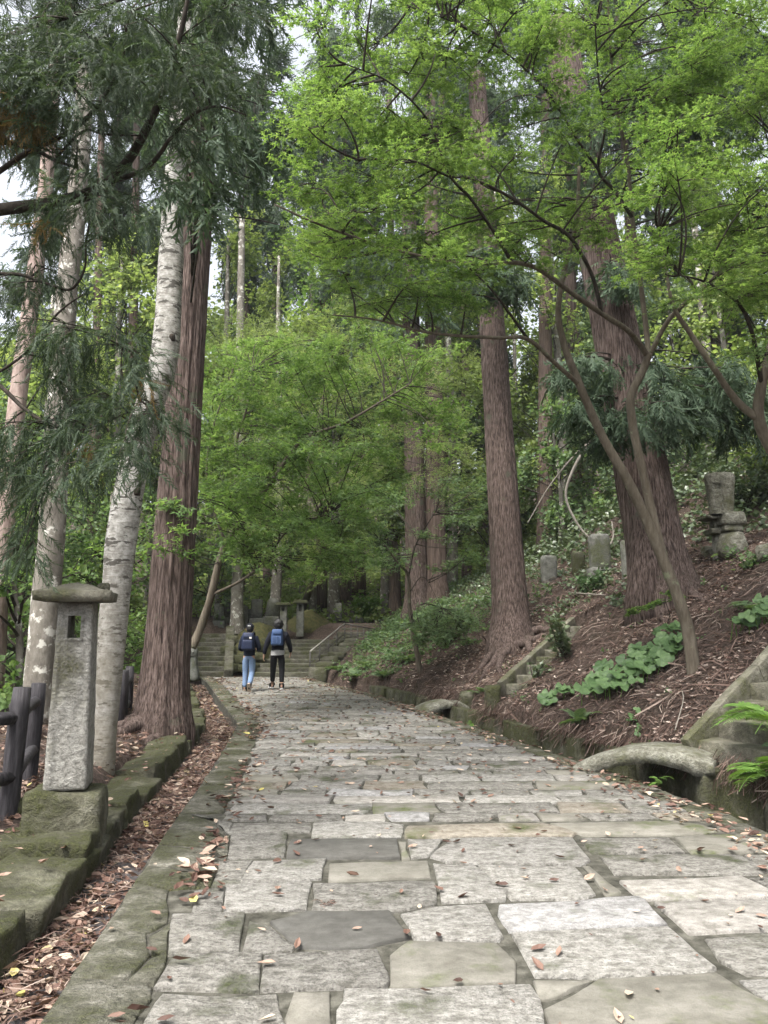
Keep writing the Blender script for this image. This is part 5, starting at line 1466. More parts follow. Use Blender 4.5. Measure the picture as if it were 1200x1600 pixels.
# ------------------------------------------------------------------ dark conifer reaching in from the left
def conifer():
    base = np.array([-4.75, 6.4, 0]); base[2] = float(land(base[0], base[1])) - .1
    t = thing('conifer_tree', 'dark conifer beyond the left photo edge, drooping needle boughs across the upper left', 'tree', base)
    tp = trunk_path(base, base + [.1, .2, 10.5], .02, 30)
    part('trunk', G().tube(tp, np.linspace(.26, .1, 30), 30, cedar_fn(61)), M['cedar_bark_dark'], t, True)
    bl = [
     ([(-240, 400, 6.4), (-120, 350, 6.2), (0, 328, 6.0), (80, 318, 5.9), (150, 298, 5.8), (185, 268, 5.75), (215, 228, 5.7), (245, 168, 5.6), (266, 105, 5.5), (285, 40, 5.4), (300, -40, 5.3)], .062, .014),
     ([(170, 285, 5.78), (230, 262, 5.7), (268, 215, 5.6), (300, 180, 5.55), (340, 166, 5.5), (385, 180, 5.4)], .022, .006),
     ([(-240, 300, 6.4), (-80, 225, 6.1), (0, 222, 5.95), (50, 232, 5.9), (85, 250, 5.85), (120, 262, 5.8)], .034, .010),
     ([(-240, 260, 6.4), (-60, 290, 6.1), (40, 240, 5.9), (130, 190, 5.8), (185, 110, 5.7), (200, 20, 5.6)], .03, .008),
     ([(-240, 700, 6.4), (-100, 600, 6.0), (-20, 592, 5.9), (40, 640, 5.8), (80, 664, 5.75), (130, 672, 5.7), (210, 640, 5.6)], .026, .007),
     ([(-240, 520, 6.4), (-60, 440, 6.1), (20, 428, 6.0), (70, 442, 5.95), (110, 452, 5.9), (132, 420, 5.85), (134, 380, 5.8)], .020, .006),
     ([(-240, 600, 6.4), (-60, 600, 6.2), (30, 560, 6.0), (90, 490, 5.9), (130, 460, 5.85)], .016, .005),
     ([(-240, 120, 6.4), (-60, 80, 6.0), (60, 40, 5.7), (160, 10, 5.5), (260, -30, 5.3)], .03, .01),
     ([(88, 246, 5.85), (130, 205, 5.75), (165, 210, 5.7), (225, 210, 5.62), (232, 190, 5.6)], .012, .005),
     ([(250, 650, 5.6), (196, 600, 5.6), (190, 540, 5.6), (192, 520, 5.6)], .008, .004)]
    nodes = []
    for q, r0, r1 in bl:
        P = lp_(*q); part('bough', G().tube(P, np.linspace(r0, r1, len(P)), 8, knobbly(1.5, .12)), M['dark_twig'], t, True); nodes.append(P[3:])
    nodes = np.concatenate(nodes); L = G(); B = G()
    def fill(poly, n, D, rr, per, hang):
        for x, y in poly_pick(poly, n):
            c = pd(x, y, D + RNG.normal(0, .35)); r = RNG.uniform(*rr)
            needle_pad(L, B, nearest_node(nodes, c), c, r, int(per * r * r * 1.5), T_SP, .235, hang, .009)
    fill([(-60, -60), (420, -60), (400, 60), (330, 150), (270, 220), (225, 290), (140, 290), (40, 230), (-60, 200)], 58, 5.6, (.32, .55), 215, .6)
    fill([(-60, 330), (110, 300), (140, 420), (110, 560), (40, 540), (-60, 520)], 13, 5.8, (.25, .42), 210, 1.0)
    fill([(60, 470), (150, 470), (235, 520), (262, 640), (235, 700), (130, 730), (80, 690), (70, 600)], 20, 5.6, (.22, .38), 260, .8)
    fill([(-60, 640), (80, 660), (90, 780), (30, 900), (-60, 900)], 11, 5.8, (.22, .36), 240, 1.1)
    fill([(160, 320), (240, 300), (230, 350), (170, 350)], 3, 5.7, (.2, .3), 260, .7)
    part('twigs', B, M['dark_twig'], t, True)['kind'] = 'stuff'
    part('crown', L, M['needle'], t)['kind'] = 'stuff'
    L2 = G()
    for x, y in ((18, 150), (40, 165), (8, 178), (55, 180), (70, 340), (225, 590), (150, 690)):
        c = pd(x, y, 5.5); needle_pad(L2, None, nearest_node(nodes, c), c, .17 if x < 60 else .10, 34 if x < 60 else 8, T_SP, .24, 1.2)
    part('withered_spray', L2, M['needle_rust'], t)['kind'] = 'stuff'
conifer()

# crowns of the cedars: needle boughs on the upper trunks
def cedar_crown(t, P, regions, leaf='needle_far', size=.42, tm=T_SPF, br=.02):
    L, B = G(), G()
    for poly, n, D, rr, per, hang in regions:
        for x, y in poly_pick(poly, n):
            c = pd(x, y, D + RNG.normal(0, .5)); r = RNG.uniform(*rr)
            s = P[np.argmin(np.abs(P[:, 2] - (c[2] + .15 * np.linalg.norm(c[:2] - P[0, :2])))), :]
            needle_pad(L, B, s, c, r, int(per * r * r), tm, size, hang, br)
    if B.n: part('boughs', B, M['dark_twig'], t, True)['kind'] = 'stuff'
    part('crown', L, M[leaf], t)['kind'] = 'stuff'
for (tx_, D_, px_, lb_), (t_, P_, R_) in zip(BGC, BGO):
    cedar_crown(t_, P_, [([(tx_ - 75, -80), (tx_ + 75, -80), (tx_ + 60, 420), (tx_ - 60, 420)], 9, D_ + .5, (.030 * D_, .050 * D_), 60 / (D_ / 26) ** 2, .8)], size=.026 * D_)
cedar_crown(cedar_l, CP_L, [([(255, 60), (345, 40), (345, 330), (300, 340), (262, 280)], 13, 8.2, (.25, .42), 170, .8), ([(290, 300), (360, 250), (470, 330), (440, 400), (350, 380), (310, 360)], 4, 11.3, (.35, .55), 110, .7), ([(230, -60), (520, -60), (520, 130), (420, 240), (330, 280), (290, 250)], 26, 11.6, (.55, .9), 95, .7)], size=.40)
cedar_crown(bc, BPm, [([(880, 560), (940, 520), (1060, 560), (1080, 640), (1040, 690), (900, 680)], 20, bb_[1] - .5, (.35, .62), 210, 1.1), ([(900, 420), (970, 400), (990, 450), (930, 470)], 6, bb_[1] - .4, (.3, .5), 200, 1.0), ([(1000, 60), (1210, 40), (1230, 300), (1050, 260)], 24, bb_[1] - .2, (.6, 1.1), 130, .8), ([(840, 60), (960, 20), (960, 260), (860, 300)], 12, bb_[1], (.5, .9), 120, .8), ([(1060, 560), (1200, 540), (1210, 680), (1090, 690)], 12, bb_[1] + .5, (.5, .9), 130, 1.1)], size=.40)
cedar_crown(mc, MPm, [([(690, 380), (790, 360), (820, 440), (700, 450)], 8, mb[1] - .3, (.5, .8), 110, .8), ([(600, -80), (900, -80), (880, 300), (640, 330)], 16, mb[1] + .5, (.8, 1.2), 55, .7)], size=.5)
cedar_crown(c2, C2P, [([(470, 380), (700, 380), (720, 520), (520, 500)], 18, c2b[1], (.8, 1.2), 55, .8), ([(520, -60), (720, -60), (720, 320), (500, 320)], 16, c2b[1] + 2, (1.0, 1.6), 32, .7)], size=.6)

# ------------------------------------------------------------------ forest behind
def crown_tree(name, label, x, y, h, rad, leaf, size, n_pads, per, group, z0=.25, tr=.16, bark_='grey_bark', tm=None, lean=0.0):
    base = on(x, y) - [0, 0, .15]
    t = thing(name, label, 'tree', base, group)
    top = base + [lean * h, 0, h]
    P = trunk_path(base, top, .12, 16)
    part('trunk', G().tube(P, np.linspace(tr, tr * .25, 16), 9, knobbly(1.2, .1)), M[bark_], t, True)
    L, B = G(), G()
    for q in range(n_pads):
        u = RNG.uniform(z0, 1.02); a = RNG.uniform(0, 2 * PI)
        rr = rad * math.sqrt(max(.05, 1 - abs((u - z0) / (1.02 - z0) * 2 - .85) ** 1.8)) * math.sqrt(RNG.uniform(.1, 1))
        c = base + [lean * h * u + rr * math.cos(a), rr * math.sin(a), h * u]
        s = P[min(15, max(2, int(15 * (u - .12))))]
        r = rad * RNG.uniform(.26, .46)
        leafy_pad(L, B, c, r, (c - s) * [1, 1, .3] + RNG.normal(0, .2, 3), per * r * r, tm or T_LW, size, start=s, twigs=9, branch_r=.03, tilt=.35, flat=.42, jitter=.7, bn=3)
    part('boughs', B, M['dark_twig'], t)['kind'] = 'stuff'
    part('crown', L, M[leaf], t)['kind'] = 'stuff'
    return t
SIDE = lambda x, y: 600 + 1200 * x / y
spots = []
def put_tree(x, y, h, rad, leaf, size, n, per, why):
    spots.append((x, y, h, rad, leaf, size, n, per, why))
# left bank below the fence
for q, (x, y, h, rad) in enumerate([(-7.6, 13.5, 5.2, 1.8), (-9.3, 17.5, 7, 2.4), (-6.9, 19.5, 5.0, 1.7), (-12.5, 22, 9.5, 3.0), (-8.6, 24.5, 7.5, 2.3), (-11.5, 30, 12, 3.2), (-16, 30, 13, 3.5), (-7.2, 31.5, 8, 2.2), (-5.8, 12.2, 3.2, 1.3), (-9.5, 12.0, 4.6, 1.7)]):
    put_tree(x, y, h, rad, 'maple_leaf_mid' if q % 3 != 1 else 'maple_leaf_cool', .105 if y < 20 else .14, 24, 330 if y < 20 else 230, 'tree on the bank beyond the log fence')
# right hillside
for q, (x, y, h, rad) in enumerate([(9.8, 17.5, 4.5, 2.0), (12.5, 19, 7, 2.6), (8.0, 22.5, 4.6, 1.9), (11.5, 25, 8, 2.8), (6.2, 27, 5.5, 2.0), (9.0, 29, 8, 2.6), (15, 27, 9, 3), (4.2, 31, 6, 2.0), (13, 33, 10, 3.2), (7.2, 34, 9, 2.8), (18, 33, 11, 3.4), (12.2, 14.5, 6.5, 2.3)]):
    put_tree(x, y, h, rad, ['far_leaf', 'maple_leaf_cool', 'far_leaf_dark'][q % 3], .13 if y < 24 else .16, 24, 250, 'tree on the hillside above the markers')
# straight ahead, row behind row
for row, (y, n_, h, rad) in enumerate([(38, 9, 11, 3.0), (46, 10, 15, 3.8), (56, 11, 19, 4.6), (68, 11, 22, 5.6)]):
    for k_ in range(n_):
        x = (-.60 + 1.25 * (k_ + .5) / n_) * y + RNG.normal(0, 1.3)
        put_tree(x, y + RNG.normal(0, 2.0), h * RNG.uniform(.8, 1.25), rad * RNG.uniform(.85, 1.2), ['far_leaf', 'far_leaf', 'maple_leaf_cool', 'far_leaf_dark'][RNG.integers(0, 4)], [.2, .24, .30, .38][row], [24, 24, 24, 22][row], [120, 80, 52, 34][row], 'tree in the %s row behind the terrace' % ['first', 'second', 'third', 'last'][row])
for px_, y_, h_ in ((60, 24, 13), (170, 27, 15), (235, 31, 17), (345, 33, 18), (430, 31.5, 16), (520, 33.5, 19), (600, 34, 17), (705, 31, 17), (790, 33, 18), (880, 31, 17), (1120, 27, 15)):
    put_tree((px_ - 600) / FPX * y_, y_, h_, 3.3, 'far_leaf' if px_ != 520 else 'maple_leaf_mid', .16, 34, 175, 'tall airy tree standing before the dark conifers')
DESC = {'far_leaf': 'pale green', 'far_leaf_dark': 'dark green', 'maple_leaf_cool': 'bluish green', 'maple_leaf_mid': 'fresh green'}
keys = {}
for q, s in enumerate(spots):
    sx = SIDE(s[0], s[1])
    where = 'at the left' if sx < 180 else 'left of the big cedar' if sx < 300 else 'above the walkers' if sx < 480 else 'above the handrail' if sx < 620 else 'near the grey-brown cedar' if sx < 730 else 'near the straight cedar' if sx < 880 else 'by the leaning cedar' if sx < 1060 else 'at the right'
    keys.setdefault(f'{DESC[s[4]]} {s[8]}, {where}', []).append((sx, q))
for lab, lst in keys.items():
    lst.sort()
    pre = {1: [''], 2: ['left ', 'right '], 3: ['left ', 'middle ', 'right ']}.get(len(lst), ['leftmost ', 'second ', 'third ', 'fourth ', 'fifth ', 'sixth ', 'seventh ', 'eighth ', 'ninth ', 'tenth '])
    for k_, (sx, q) in enumerate(lst):
        x, y, h, rad, leaf, size, n, per, why = spots[q]
        crown_tree('broadleaf_tree', pre[k_] + lab, x, y, h, rad, leaf, size, n, per, 'trees of the surrounding wood', tr=.05 + .012 * h, z0=.12 if y < 36 else .15)

# tall conifers closing the sky
CON = []
for px, D, w, lb in ((372, 40, 48, 'tall narrow conifer just right of the big left cedar, far back'), (420, 46, 60, 'tall dark conifer behind the birch and big left cedar'), (500, 36, 60, 'tall conifer above the main stairs'), (760, 42, 60, 'tall conifer right of the straight cedar, far up the hill'), (250, 38, 70, 'tall conifer glimpsed behind the birch'), (560, 40, 70, 'tall dark conifer above the middle of the path'), (150, 34, 80, 'tall conifer behind the lichen-spotted trunk'), (690, 44, 70, 'tall conifer behind the two reddish cedars'), (905, 40, 70, 'tall conifer on the hillside right of the straight cedar'), (1010, 36, 90, 'tall conifer high behind the leaning cedar'), (1150, 34, 90, 'tall conifer at the upper right photo edge'), (30, 30, 70, 'tall conifer at the left photo edge behind the pinkish trunk')):
    x = (px - 600) / FPX * D
    base = on(x, D) - [0, 0, .2]
    if len(CON) >= 3:                                    # a copy of an earlier one, turned and resized
        src, w0 = CON[RNG.integers(0, 3)]
        t = src.copy(); COL.objects.link(t); t['label'] = lb
        t.location = tuple(base); t.rotation_euler = (0, 0, RNG.uniform(0, 6)); k_ = w * D / FPX / w0
        t.scale = (k_, k_, RNG.uniform(.92, 1.08))
        for ch in src.children:
            c = ch.copy(); COL.objects.link(c); c.parent = t
        continue
    t = thing('conifer_tree', lb, 'tree', base, 'tall conifers in the background')
    hh = 30.0
    P = trunk_path(base, base + [0, 0, hh], .1, 30)
    part('trunk', G().tube(P, np.linspace(.36, .08, 30), 14, cedar_fn(px)), M['cedar_bark_dark'], t, True)
    L, B = G(), G(); rw_ = w * D / FPX; CON.append((t, rw_))
    for q in range(64):
        z = RNG.uniform(7, hh); a = RNG.uniform(0, 2 * PI); rr = rw_ * (1.15 - z / hh * .8) * RNG.uniform(.35, 1)
        c = base + [rr * math.cos(a), rr * math.sin(a), z]
        s = P[min(29, int(29 * (z + .3) / hh))]
        needle_pad(L, B, s, c, rw_ * RNG.uniform(.4, .62), 62, T_SPF, .75, .8, .03)
    part('boughs', B, M['dark_twig'], t)['kind'] = 'stuff'
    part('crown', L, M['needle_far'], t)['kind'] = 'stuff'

# ------------------------------------------------------------------ undergrowth
def land_normal(x, y, e=.08):
    gx_ = (land(x + e, y) - land(x - e, y)) / (2 * e); gy_ = (land(x, y + e) - land(x, y - e)) / (2 * e)
    gx_, gy_ = np.clip(gx_, -1.2, 1.2), np.clip(gy_, -1.2, 1.2)
    return unit(np.stack([-gx_, -gy_, np.ones_like(gx_)], -1))
def edges_of(x, y):
    e = (x - xR(y)) * np.interp(y, [9, 16], [.95, .84]) - ditch_w(y)
    l = (xL(y) - x) * .95 - gut_w(y)
    return e, l
def grow(name, dens, box, n, leaves, rad, hmax, size, m, tm=T_LW):
    x = RNG.uniform(box[0], box[1], n); y = RNG.uniform(box[2], box[3], n)
    keep = RNG.random(n) < dens(x, y); x, y = x[keep], y[keep]
    z = land(x, y); k = len(x)
    hh = hmax * RNG.uniform(.25, 1, k)
    idx = np.repeat(np.arange(k), leaves); m_ = len(idx)
    u = RNG.random(m_)
    off = RNG.normal(0, 1, (m_, 2)) * rad * (.35 + .65 * u)[:, None]
    P = np.stack([x[idx] + off[:, 0], y[idx] + off[:, 1], z[idx] + hh[idx] * u + .02], -1)
    P[:, 2] = np.maximum(P[:, 2], land(P[:, 0], P[:, 1]) + .02)
    d = np.stack([off[:, 0], off[:, 1], RNG.normal(-.1, .3, m_) * rad], -1) + RNG.normal(0, rad * .5, (m_, 3))
    N = unit(np.array([0, -.15, 1.0]) + RNG.normal(0, .45, (m_, 3)))
    g_ = G().scatter(tm[0], tm[1], P, d, N, size * RNG.uniform(.6, 1.3, m_))
    return whole(name, g_, M[m], kind='stuff')
def patchy(x, y, s, seed, lo=-.1, hi=.5): return np.clip((fbm(np.stack([x * s, y * s, x * 0 + seed], -1), 2) - lo) / (hi - lo), 0, 1)
def d_hill(x, y):
    e, l = edges_of(x, y)
    return np.where((e > 5.6), .95, 0) * np.where(y < 40, 1, .5)
grow('undergrowth', d_hill, (4, 34, 9, 46), 10000, 13, .26, .75, .13, 'shrub_leaf')
def d_mark(x, y):
    e, l = edges_of(x, y)
    return np.where((e > 2.7) & (e < 5.8) & (y > 14.5) & (y < 30), .25 + .75 * patchy(x, y, .8, 4), 0) * np.where((y < 19) & (e > 4.2) & (x > 5.4), .05, 1)
grow('undergrowth', d_mark, (2, 12, 14, 30), 2600, 14, .17, .30, .085, 'shrub_leaf')
def d_weed(x, y):
    e, l = edges_of(x, y)
    return np.where((e > .3) & (e < 5) & (y > 5) & (y < 20), .35 * patchy(x, y, 1.7, 71, .1, .8) + .03, 0)
grow('ground_cover', d_weed, (1.5, 11, 5, 20), 1600, 7, .07, .12, .055, 'maple_leaf_cool')
def d_fern(x, y):
    e, l = edges_of(x, y)
    return np.where((e > .25) & (e < 3.6) & (y > 16.5) & (y < 31) & ((y < 24.5) | (e > 1.1)), np.interp(y, [18, 20, 22, 30], [.0, .25, 1, 1]) * np.interp(e, [.25, .6, 3.6], [.3, 1, .9]), 0)
grow('ground_cover', d_fern, (-3, 6, 16, 31), 3000, 14, .18, .34, .085, 'maple_leaf_cool')
def d_left(x, y):
    e, l = edges_of(x, y)
    return np.where((l > 2.9) & (y > 7), .9, np.where((l > .7) & (y > 17.5) & (y < 30), .55 * patchy(x, y, .9, 9), 0)) * np.where(y < 40, 1, .4)
grow('ground_cover', d_left, (-26, -3, 6, 46), 9500, 13, .26, .60, .12, 'maple_leaf_mid')
def d_far(x, y):
    e, l = edges_of(x, y)
    return np.where((y > 32.6) & (y < 60) & (l < 3), .9, 0)
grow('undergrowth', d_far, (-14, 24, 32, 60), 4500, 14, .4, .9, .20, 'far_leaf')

# bushy plants behind the stairs, by the pillar
def bush(label, c, r, h, n, m, size, tm=T_LW, group=None, flat=1.0):
    t = thing('shrub', label, 'shrub', c, group)
    S = G(); L = G()
    k = 9
    tips = np.asarray(c) + np.stack([RNG.normal(0, r * .55, k), RNG.normal(0, r * .55, k), h * RNG.uniform(.5, 1, k)], -1)
    for q in range(k): S.tube([np.asarray(c) - [0, 0, .05], (np.asarray(c) + tips[q]) / 2 + RNG.normal(0, .03, 3), tips[q]], [.012, .009, .004], 4, None, False)
    w = RNG.integers(0, k, n); tt = RNG.uniform(.25, 1.1, n)
    P = np.asarray(c) + (tips[w] - np.asarray(c)) * tt[:, None] + RNG.normal(0, r * .16, (n, 3))
    d = (P - np.asarray(c)) * [1, 1, .3] + RNG.normal(0, r * .4, (n, 3))
    L.scatter(tm[0], tm[1], P, d, unit(np.array([0, -.1, 1.0]) + RNG.normal(0, .5, (n, 3))), size * RNG.uniform(.6, 1.25, n))
    part('stems', S, M['dark_twig'], t)['kind'] = 'stuff'
    part('foliage', L, M[m], t)['kind'] = 'stuff'
    return t
bush('dark glossy shrub beside the top of the narrow steps', hit(884, 1030), .34, .75, 420, 'shrub_leaf', .095)
bush('low glossy shrub lower along the narrow steps', hit(838, 1062), .26, .3, 170, 'shrub_leaf', .075)
bush('feathery bluish-green shrub at the foot of the slope, left of the straight cedar', hit(700, 1010), .62, 1.0, 1500, 'maple_leaf_cool', .075, T_M3)
bush('leafy shrub behind the upper steps and pillar', np.array([-.9, 34.2, 2.1]), .9, .8, 700, 'fern_leaf', .16)
bush('leafy yellow-green shrub in front of the barrel-shaped marker', hit(925, 925), .55, .45, 420, 'broad_leaf', .10)
bush('bright bush on the bank over the short pale marker', hit(905, 800), 1.0, 1.1, 1500, 'far_leaf', .11)
bush('dark bush behind the tall monument', hit(1165, 800), 1.0, 1.2, 1300, 'shrub_leaf', .11)
bush('low plant with small leaves beside the boulder at the right photo edge', hit(1180, 885), .45, .28, 260, 'maple_leaf_cool', .08)

# seedling maple spray in front of the maple stem
sp_ = hit(1040, 985)
t = thing('maple_sapling', 'bright green maple sapling spray in front of the maple stem', 'sapling', sp_)
L, B = G(), G(); Dq = sp_[1] - .55
B.tube([sp_, sp_ + [.05, -.1, .25], pd(1040, 940, Dq)], [.01, .008, .005], 5, None, False)
for x, y, r in ((1005, 948, .17), (1030, 938, .2), (1060, 934, .18), (1045, 925, .15), (985, 955, .12)):
    c = pd(x, y, Dq); leafy_pad(L, B, c, r, np.array([x - 1035.0, -20, 0]) + .01, 62, T_M, .075, start=pd(1040, 942, Dq), branch_r=.005, twigs=7)
part('stem', B, M['dark_twig'], t, True); part('foliage', L, M['maple_leaf'], t)['kind'] = 'stuff'

# broad-leaved plants: every leaf its own part
def g_broad():
    n = 16; V = [(0, 0, 0)]; 
    for q in range(n + 1):
        a = math.radians(-158 + 316 * q / n); r = 1.0 * (1 + .04 * math.cos(a * 9)) * (.92 + .08 * math.cos(a))
        V.append((.42 * r * math.cos(a) + .06, .5 * r * math.sin(a), .07 * math.sin(a * 4.5) - .10 * r * abs(math.sin(a)) ** 2 + .06))
    F = [(0, q, q + 1) for q in range(1, n + 1)]
    return np.array(V), np.array(F)
bv, bf = g_broad()
BROAD = [G().add(bv * s * [1, 1, k_], bf).mesh('leaf', True) for s, k_ in ((.25, 1.0), (.21, 1.6), (.28, .7))]
for me in BROAD: me.materials.append(M['broad_leaf'])
def broad_plant(label, px, n, spread, h=.22, s=1.0):
    c = hit(*px); t = thing('broad_leaf_plant', label, 'plant', c, 'broad-leaved plants on the litter slope')
    S = G()
    for q in range(n):
        a = RNG.uniform(0, 2 * PI); r = math.sqrt(RNG.uniform(0, 1))
        x, y = c[0] + spread[0] * r * math.cos(a), c[1] + spread[1] * r * math.sin(a)
        z = float(land(x, y)); hh = h * RNG.uniform(.6, 1.3)
        o = bpy.data.objects.new('leaf', BROAD[q % 3]); COL.objects.link(o); o.parent = t
        o.location = (x - c[0], y - c[1], z + hh - c[2])
        o.scale = (s * RNG.uniform(.8, 1.2),) * 3
        o.rotation_mode = 'ZYX'; o.rotation_euler = (RNG.normal(.62, .2), RNG.normal(-.1, .22), RNG.normal(-PI / 2, .9))
        S.tube([[x + RNG.normal(0, .05), y + .05, z - .03], [x, y + .02, z + hh * .6], [x, y, z + hh]], [.007, .006, .005], 4, None, False)
    part('stalks', S, M['fern_leaf'], t)['kind'] = 'stuff'
broad_plant('large patch of overlapping round leaves left of the maple stem', (985, 1062), 76, (.76, .44), .22, 1.08)
broad_plant('small group of round pale leaves just below the large leaf patch', (868, 1100), 7, (.18, .14), .2, 1.1)
broad_plant('pair of big round leaves high beside the maple stem', (1045, 1005), 8, (.2, .15), .25, 1.1)
broad_plant('round-leaved plant at the right photo edge below the fern', (1172, 985), 12, (.34, .2), .25, 1.1)
broad_plant('round leaves at the lower right corner beside the steps', (1192, 1215), 8, (.22, .15), .2, 1.2)
broad_plant('tiny leafy plant on the litter above the arched bridge', (985, 1130), 4, (.12, .1), .08, .45)
broad_plant('small leafy plant low on the bare litter slope', (995, 1150), 5, (.12, .1), .06, .4)

# ferns: every frond its own part
def frond_mesh(L_, seed, np_=17):
    r = np.random.default_rng(seed); gg = G()
    t = np.linspace(0, 1, np_ * 2); x = L_ * t * (1 - .12 * t); z = L_ * (.34 * t - .55 * t * t)
    gg.tube(np.stack([x, x * 0, z], -1), np.linspace(.006, .002, len(t)) * L_ / .6, 3, None, False)
    P, D, N, S = [], [], [], []
    for q in range(3, np_ * 2 - 1):
        l = L_ * .30 * math.sin(PI * (t[q] ** .75)) ** .8 + .01
        for sd in (-1, 1):
            P.append((x[q], 0, z[q])); D.append((.42, sd * .9, -.06 + r.normal(0, .06))); N.append((-.1 + r.normal(0, .1), r.normal(0, .1), 1)); S.append(l)
    tv = np.array([(0, -.055, 0), (0, .055, 0), (.5, .075, .0), (1, 0, -.10), (.5, -.075, 0)]); 
    gg.scatter(tv[[0, 4, 2, 1]], np.array([(0, 1, 2, 3)]), P, D, N, S)
    gg.scatter(tv[[4, 3, 2]], np.array([(0, 1, 2)]), P, D, N, S)
    return gg.mesh('frond')
FROND = [frond_mesh(.62, 1), frond_mesh(.55, 2), frond_mesh(.68, 3)]
for me in FROND: me.materials.append(M['fern_leaf'])
FROND_D = [frond_mesh(.5, 5, 14), frond_mesh(.45, 6, 14)]
for me in FROND_D: me.materials.append(M['maple_leaf_cool'])
def fern(label, p, n, s, dark=False, a0=0, a1=2 * PI, up=.25):
    t = thing('fern', label, 'fern', p, 'ferns beside the ditch and steps')
    for q in range(n):
        o = bpy.data.objects.new('frond', (FROND_D if dark else FROND)[q % (2 if dark else 3)]); COL.objects.link(o); o.parent = t
        o.location = (RNG.normal(0, .02), RNG.normal(0, .02), RNG.uniform(0, .05))
        o.rotation_euler = Euler((RNG.normal(0, .25), -up + RNG.normal(0, .22), a0 + (a1 - a0) * (q + .5) / n + RNG.normal(0, .2)))
        o.scale = (s * RNG.uniform(.75, 1.15),) * 3
fern('big bright fern arching over the nearest steps at the right photo edge', pd(1212, 1130, 8.1), 9, 1.05, a0=PI * .6, a1=PI * 1.7, up=.15)
fern('bright fern below the nearest steps at the right photo edge', pd(1215, 1215, 7.6), 8, 1.0, a0=PI * .6, a1=PI * 1.7, up=.3)
fern('greyish fern on the litter slope left of the arched bridge', hit(905, 1140), 9, .85, True, up=.5)
fern('small bright fern hanging over the ditch beside the flat slab bridge', hit(762, 1130), 9, .75, up=.1)
fern('pale feathery fern growing between the two round end posts', hit(750, 1085), 7, .62, True, up=.5)
fern('fern at the right photo edge above the round-leaved plant', hit(1180, 955), 9, 1.0, True, up=.3)
fern('small fern rooted in the wall under the arched bridge', pd(1030, 1222, 8.2), 5, .3, up=.0)
for k_, (px, py) in enumerate(((575, 1045), (610, 1030), (640, 1035), (555, 1060), (530, 1050), (600, 1060))):
    fern('%s fern in the green bank below the handrail wall' % ['tallest', 'drooping', 'rightmost', 'low front', 'leftmost', 'small front'][k_], hit(px, py), 9, 1.1, True, up=.4)

# ------------------------------------------------------------------ fallen leaves and litter
T_FALL = (np.array([(0, 0, 0), (.22, .19, .07), (.62, .2, .13), (1, .03, .15), (.62, -.2, .09), (.25, -.2, .10), (.45, 0, -.03)]) - [.5, 0, 0], np.array([(0, 6, 2, 1), (0, 5, 4, 6), (6, 4, 3, 2)]))
T_STR = (np.array([(0, -.02, 0), (0, .02, 0), (.5, .11, .10), (.5, .07, .10), (1, -.02, 0), (1, .01, 0)]) - [.5, 0, 0], np.array([(0, 1, 2, 3), (3, 2, 5, 4)]))
FL = G()
def drop_leaves(x, y, z, n, size, up=.35, normal=None):
    k = len(x); th = RNG.uniform(0, 2 * PI, k)
    nn = (np.array([0, 0, 1.0]) if normal is None else normal) + RNG.normal(0, up, (k, 3))
    d = np.stack([np.cos(th), np.sin(th), RNG.normal(0, .15, k)], -1)
    FL.scatter(T_FALL[0], T_FALL[1], np.stack([x, y, z], -1), d, unit(nn), size * RNG.uniform(.4, 1.5, k))
# gutter, thick
n = 7000; y = 3 + 21 * RNG.random(n) ** 1.25; w = RNG.random(n)
x = xL(y) - .02 - w * (gut_w(y) + .05)
den = np.clip(.62 + .6 * fbm(np.stack([x * 0, y * 1.2, x * 0], -1), 2) + (y > 6) * .3, .12, 1)
k = RNG.random(n) < den; x, y = x[k], y[k]
zg = np.interp(y, [2, 12, 15, 24], [-.13, -.13, -.26, -.2]) + RNG.uniform(.005, .055, len(x))
drop_leaves(x, y, zg, 0, .072, .6)
# drift along the joint between border strip and paving, and the right edge
n = 900; y = 3.2 + 21 * RNG.random(n) ** 1.4; x = xL(y) + .42 + RNG.normal(0, .07, n) * (1 + y * .04)
k = RNG.random(n) < np.clip(.45 + 1.1 * fbm(np.stack([x * 0, y * 1.1, x * 0 + 7], -1), 2), .04, 1); drop_leaves(x[k], y[k], .022 + .02 * RNG.random(k.sum()), 0, .085, .4)
n = 1000; y = 5.5 + 19 * RNG.random(n) ** 1.2; x = xR(y) - .3 + RNG.normal(0, .14, n)
k = (RNG.random(n) < np.clip(.5 + 1.1 * fbm(np.stack([x * 0, y * 1.0, x * 0 + 11], -1), 2), .05, 1)) & (x < xR(y)); drop_leaves(x[k], y[k], .02 + .015 * RNG.random(k.sum()), 0, .075, .35)
# scattered on the paving
n = 2600; y = 3.2 + 22 * RNG.random(n) ** 1.0; x = xL(y) + (xR(y) - xL(y)) * RNG.random(n)
k = RNG.random(n) < np.interp(y, [3, 7, 10, 25], [.3, .5, .9, 1]); drop_leaves(x[k], y[k], np.full(k.sum(), .018), 0, .062, .3)
# kerb tops and left bank
n = 9000; y = 3.5 + 18 * RNG.random(n) ** 1.2; l = .45 + 2.6 * RNG.random(n); x = xL(y) - (l + gut_w(y)) / .95
k = RNG.random(n) < .35 + .65 * patchy(x, y, 1.4, 21); x, y = x[k], y[k]
drop_leaves(x, y, land(x, y) + RNG.uniform(.0, .03, len(x)), 0, .07, .5, land_normal(x, y))
n = 120; y = 3.2 + 10 * RNG.random(n); x = xL(y) - gut_w(y) / .95 - RNG.uniform(.12, .45, n); drop_leaves(x, y, np.full(n, .155) + (y < 5) * .03, 0, .06, .3)
whole('fallen_leaves', FL, M['fallen_leaf'], kind='stuff')
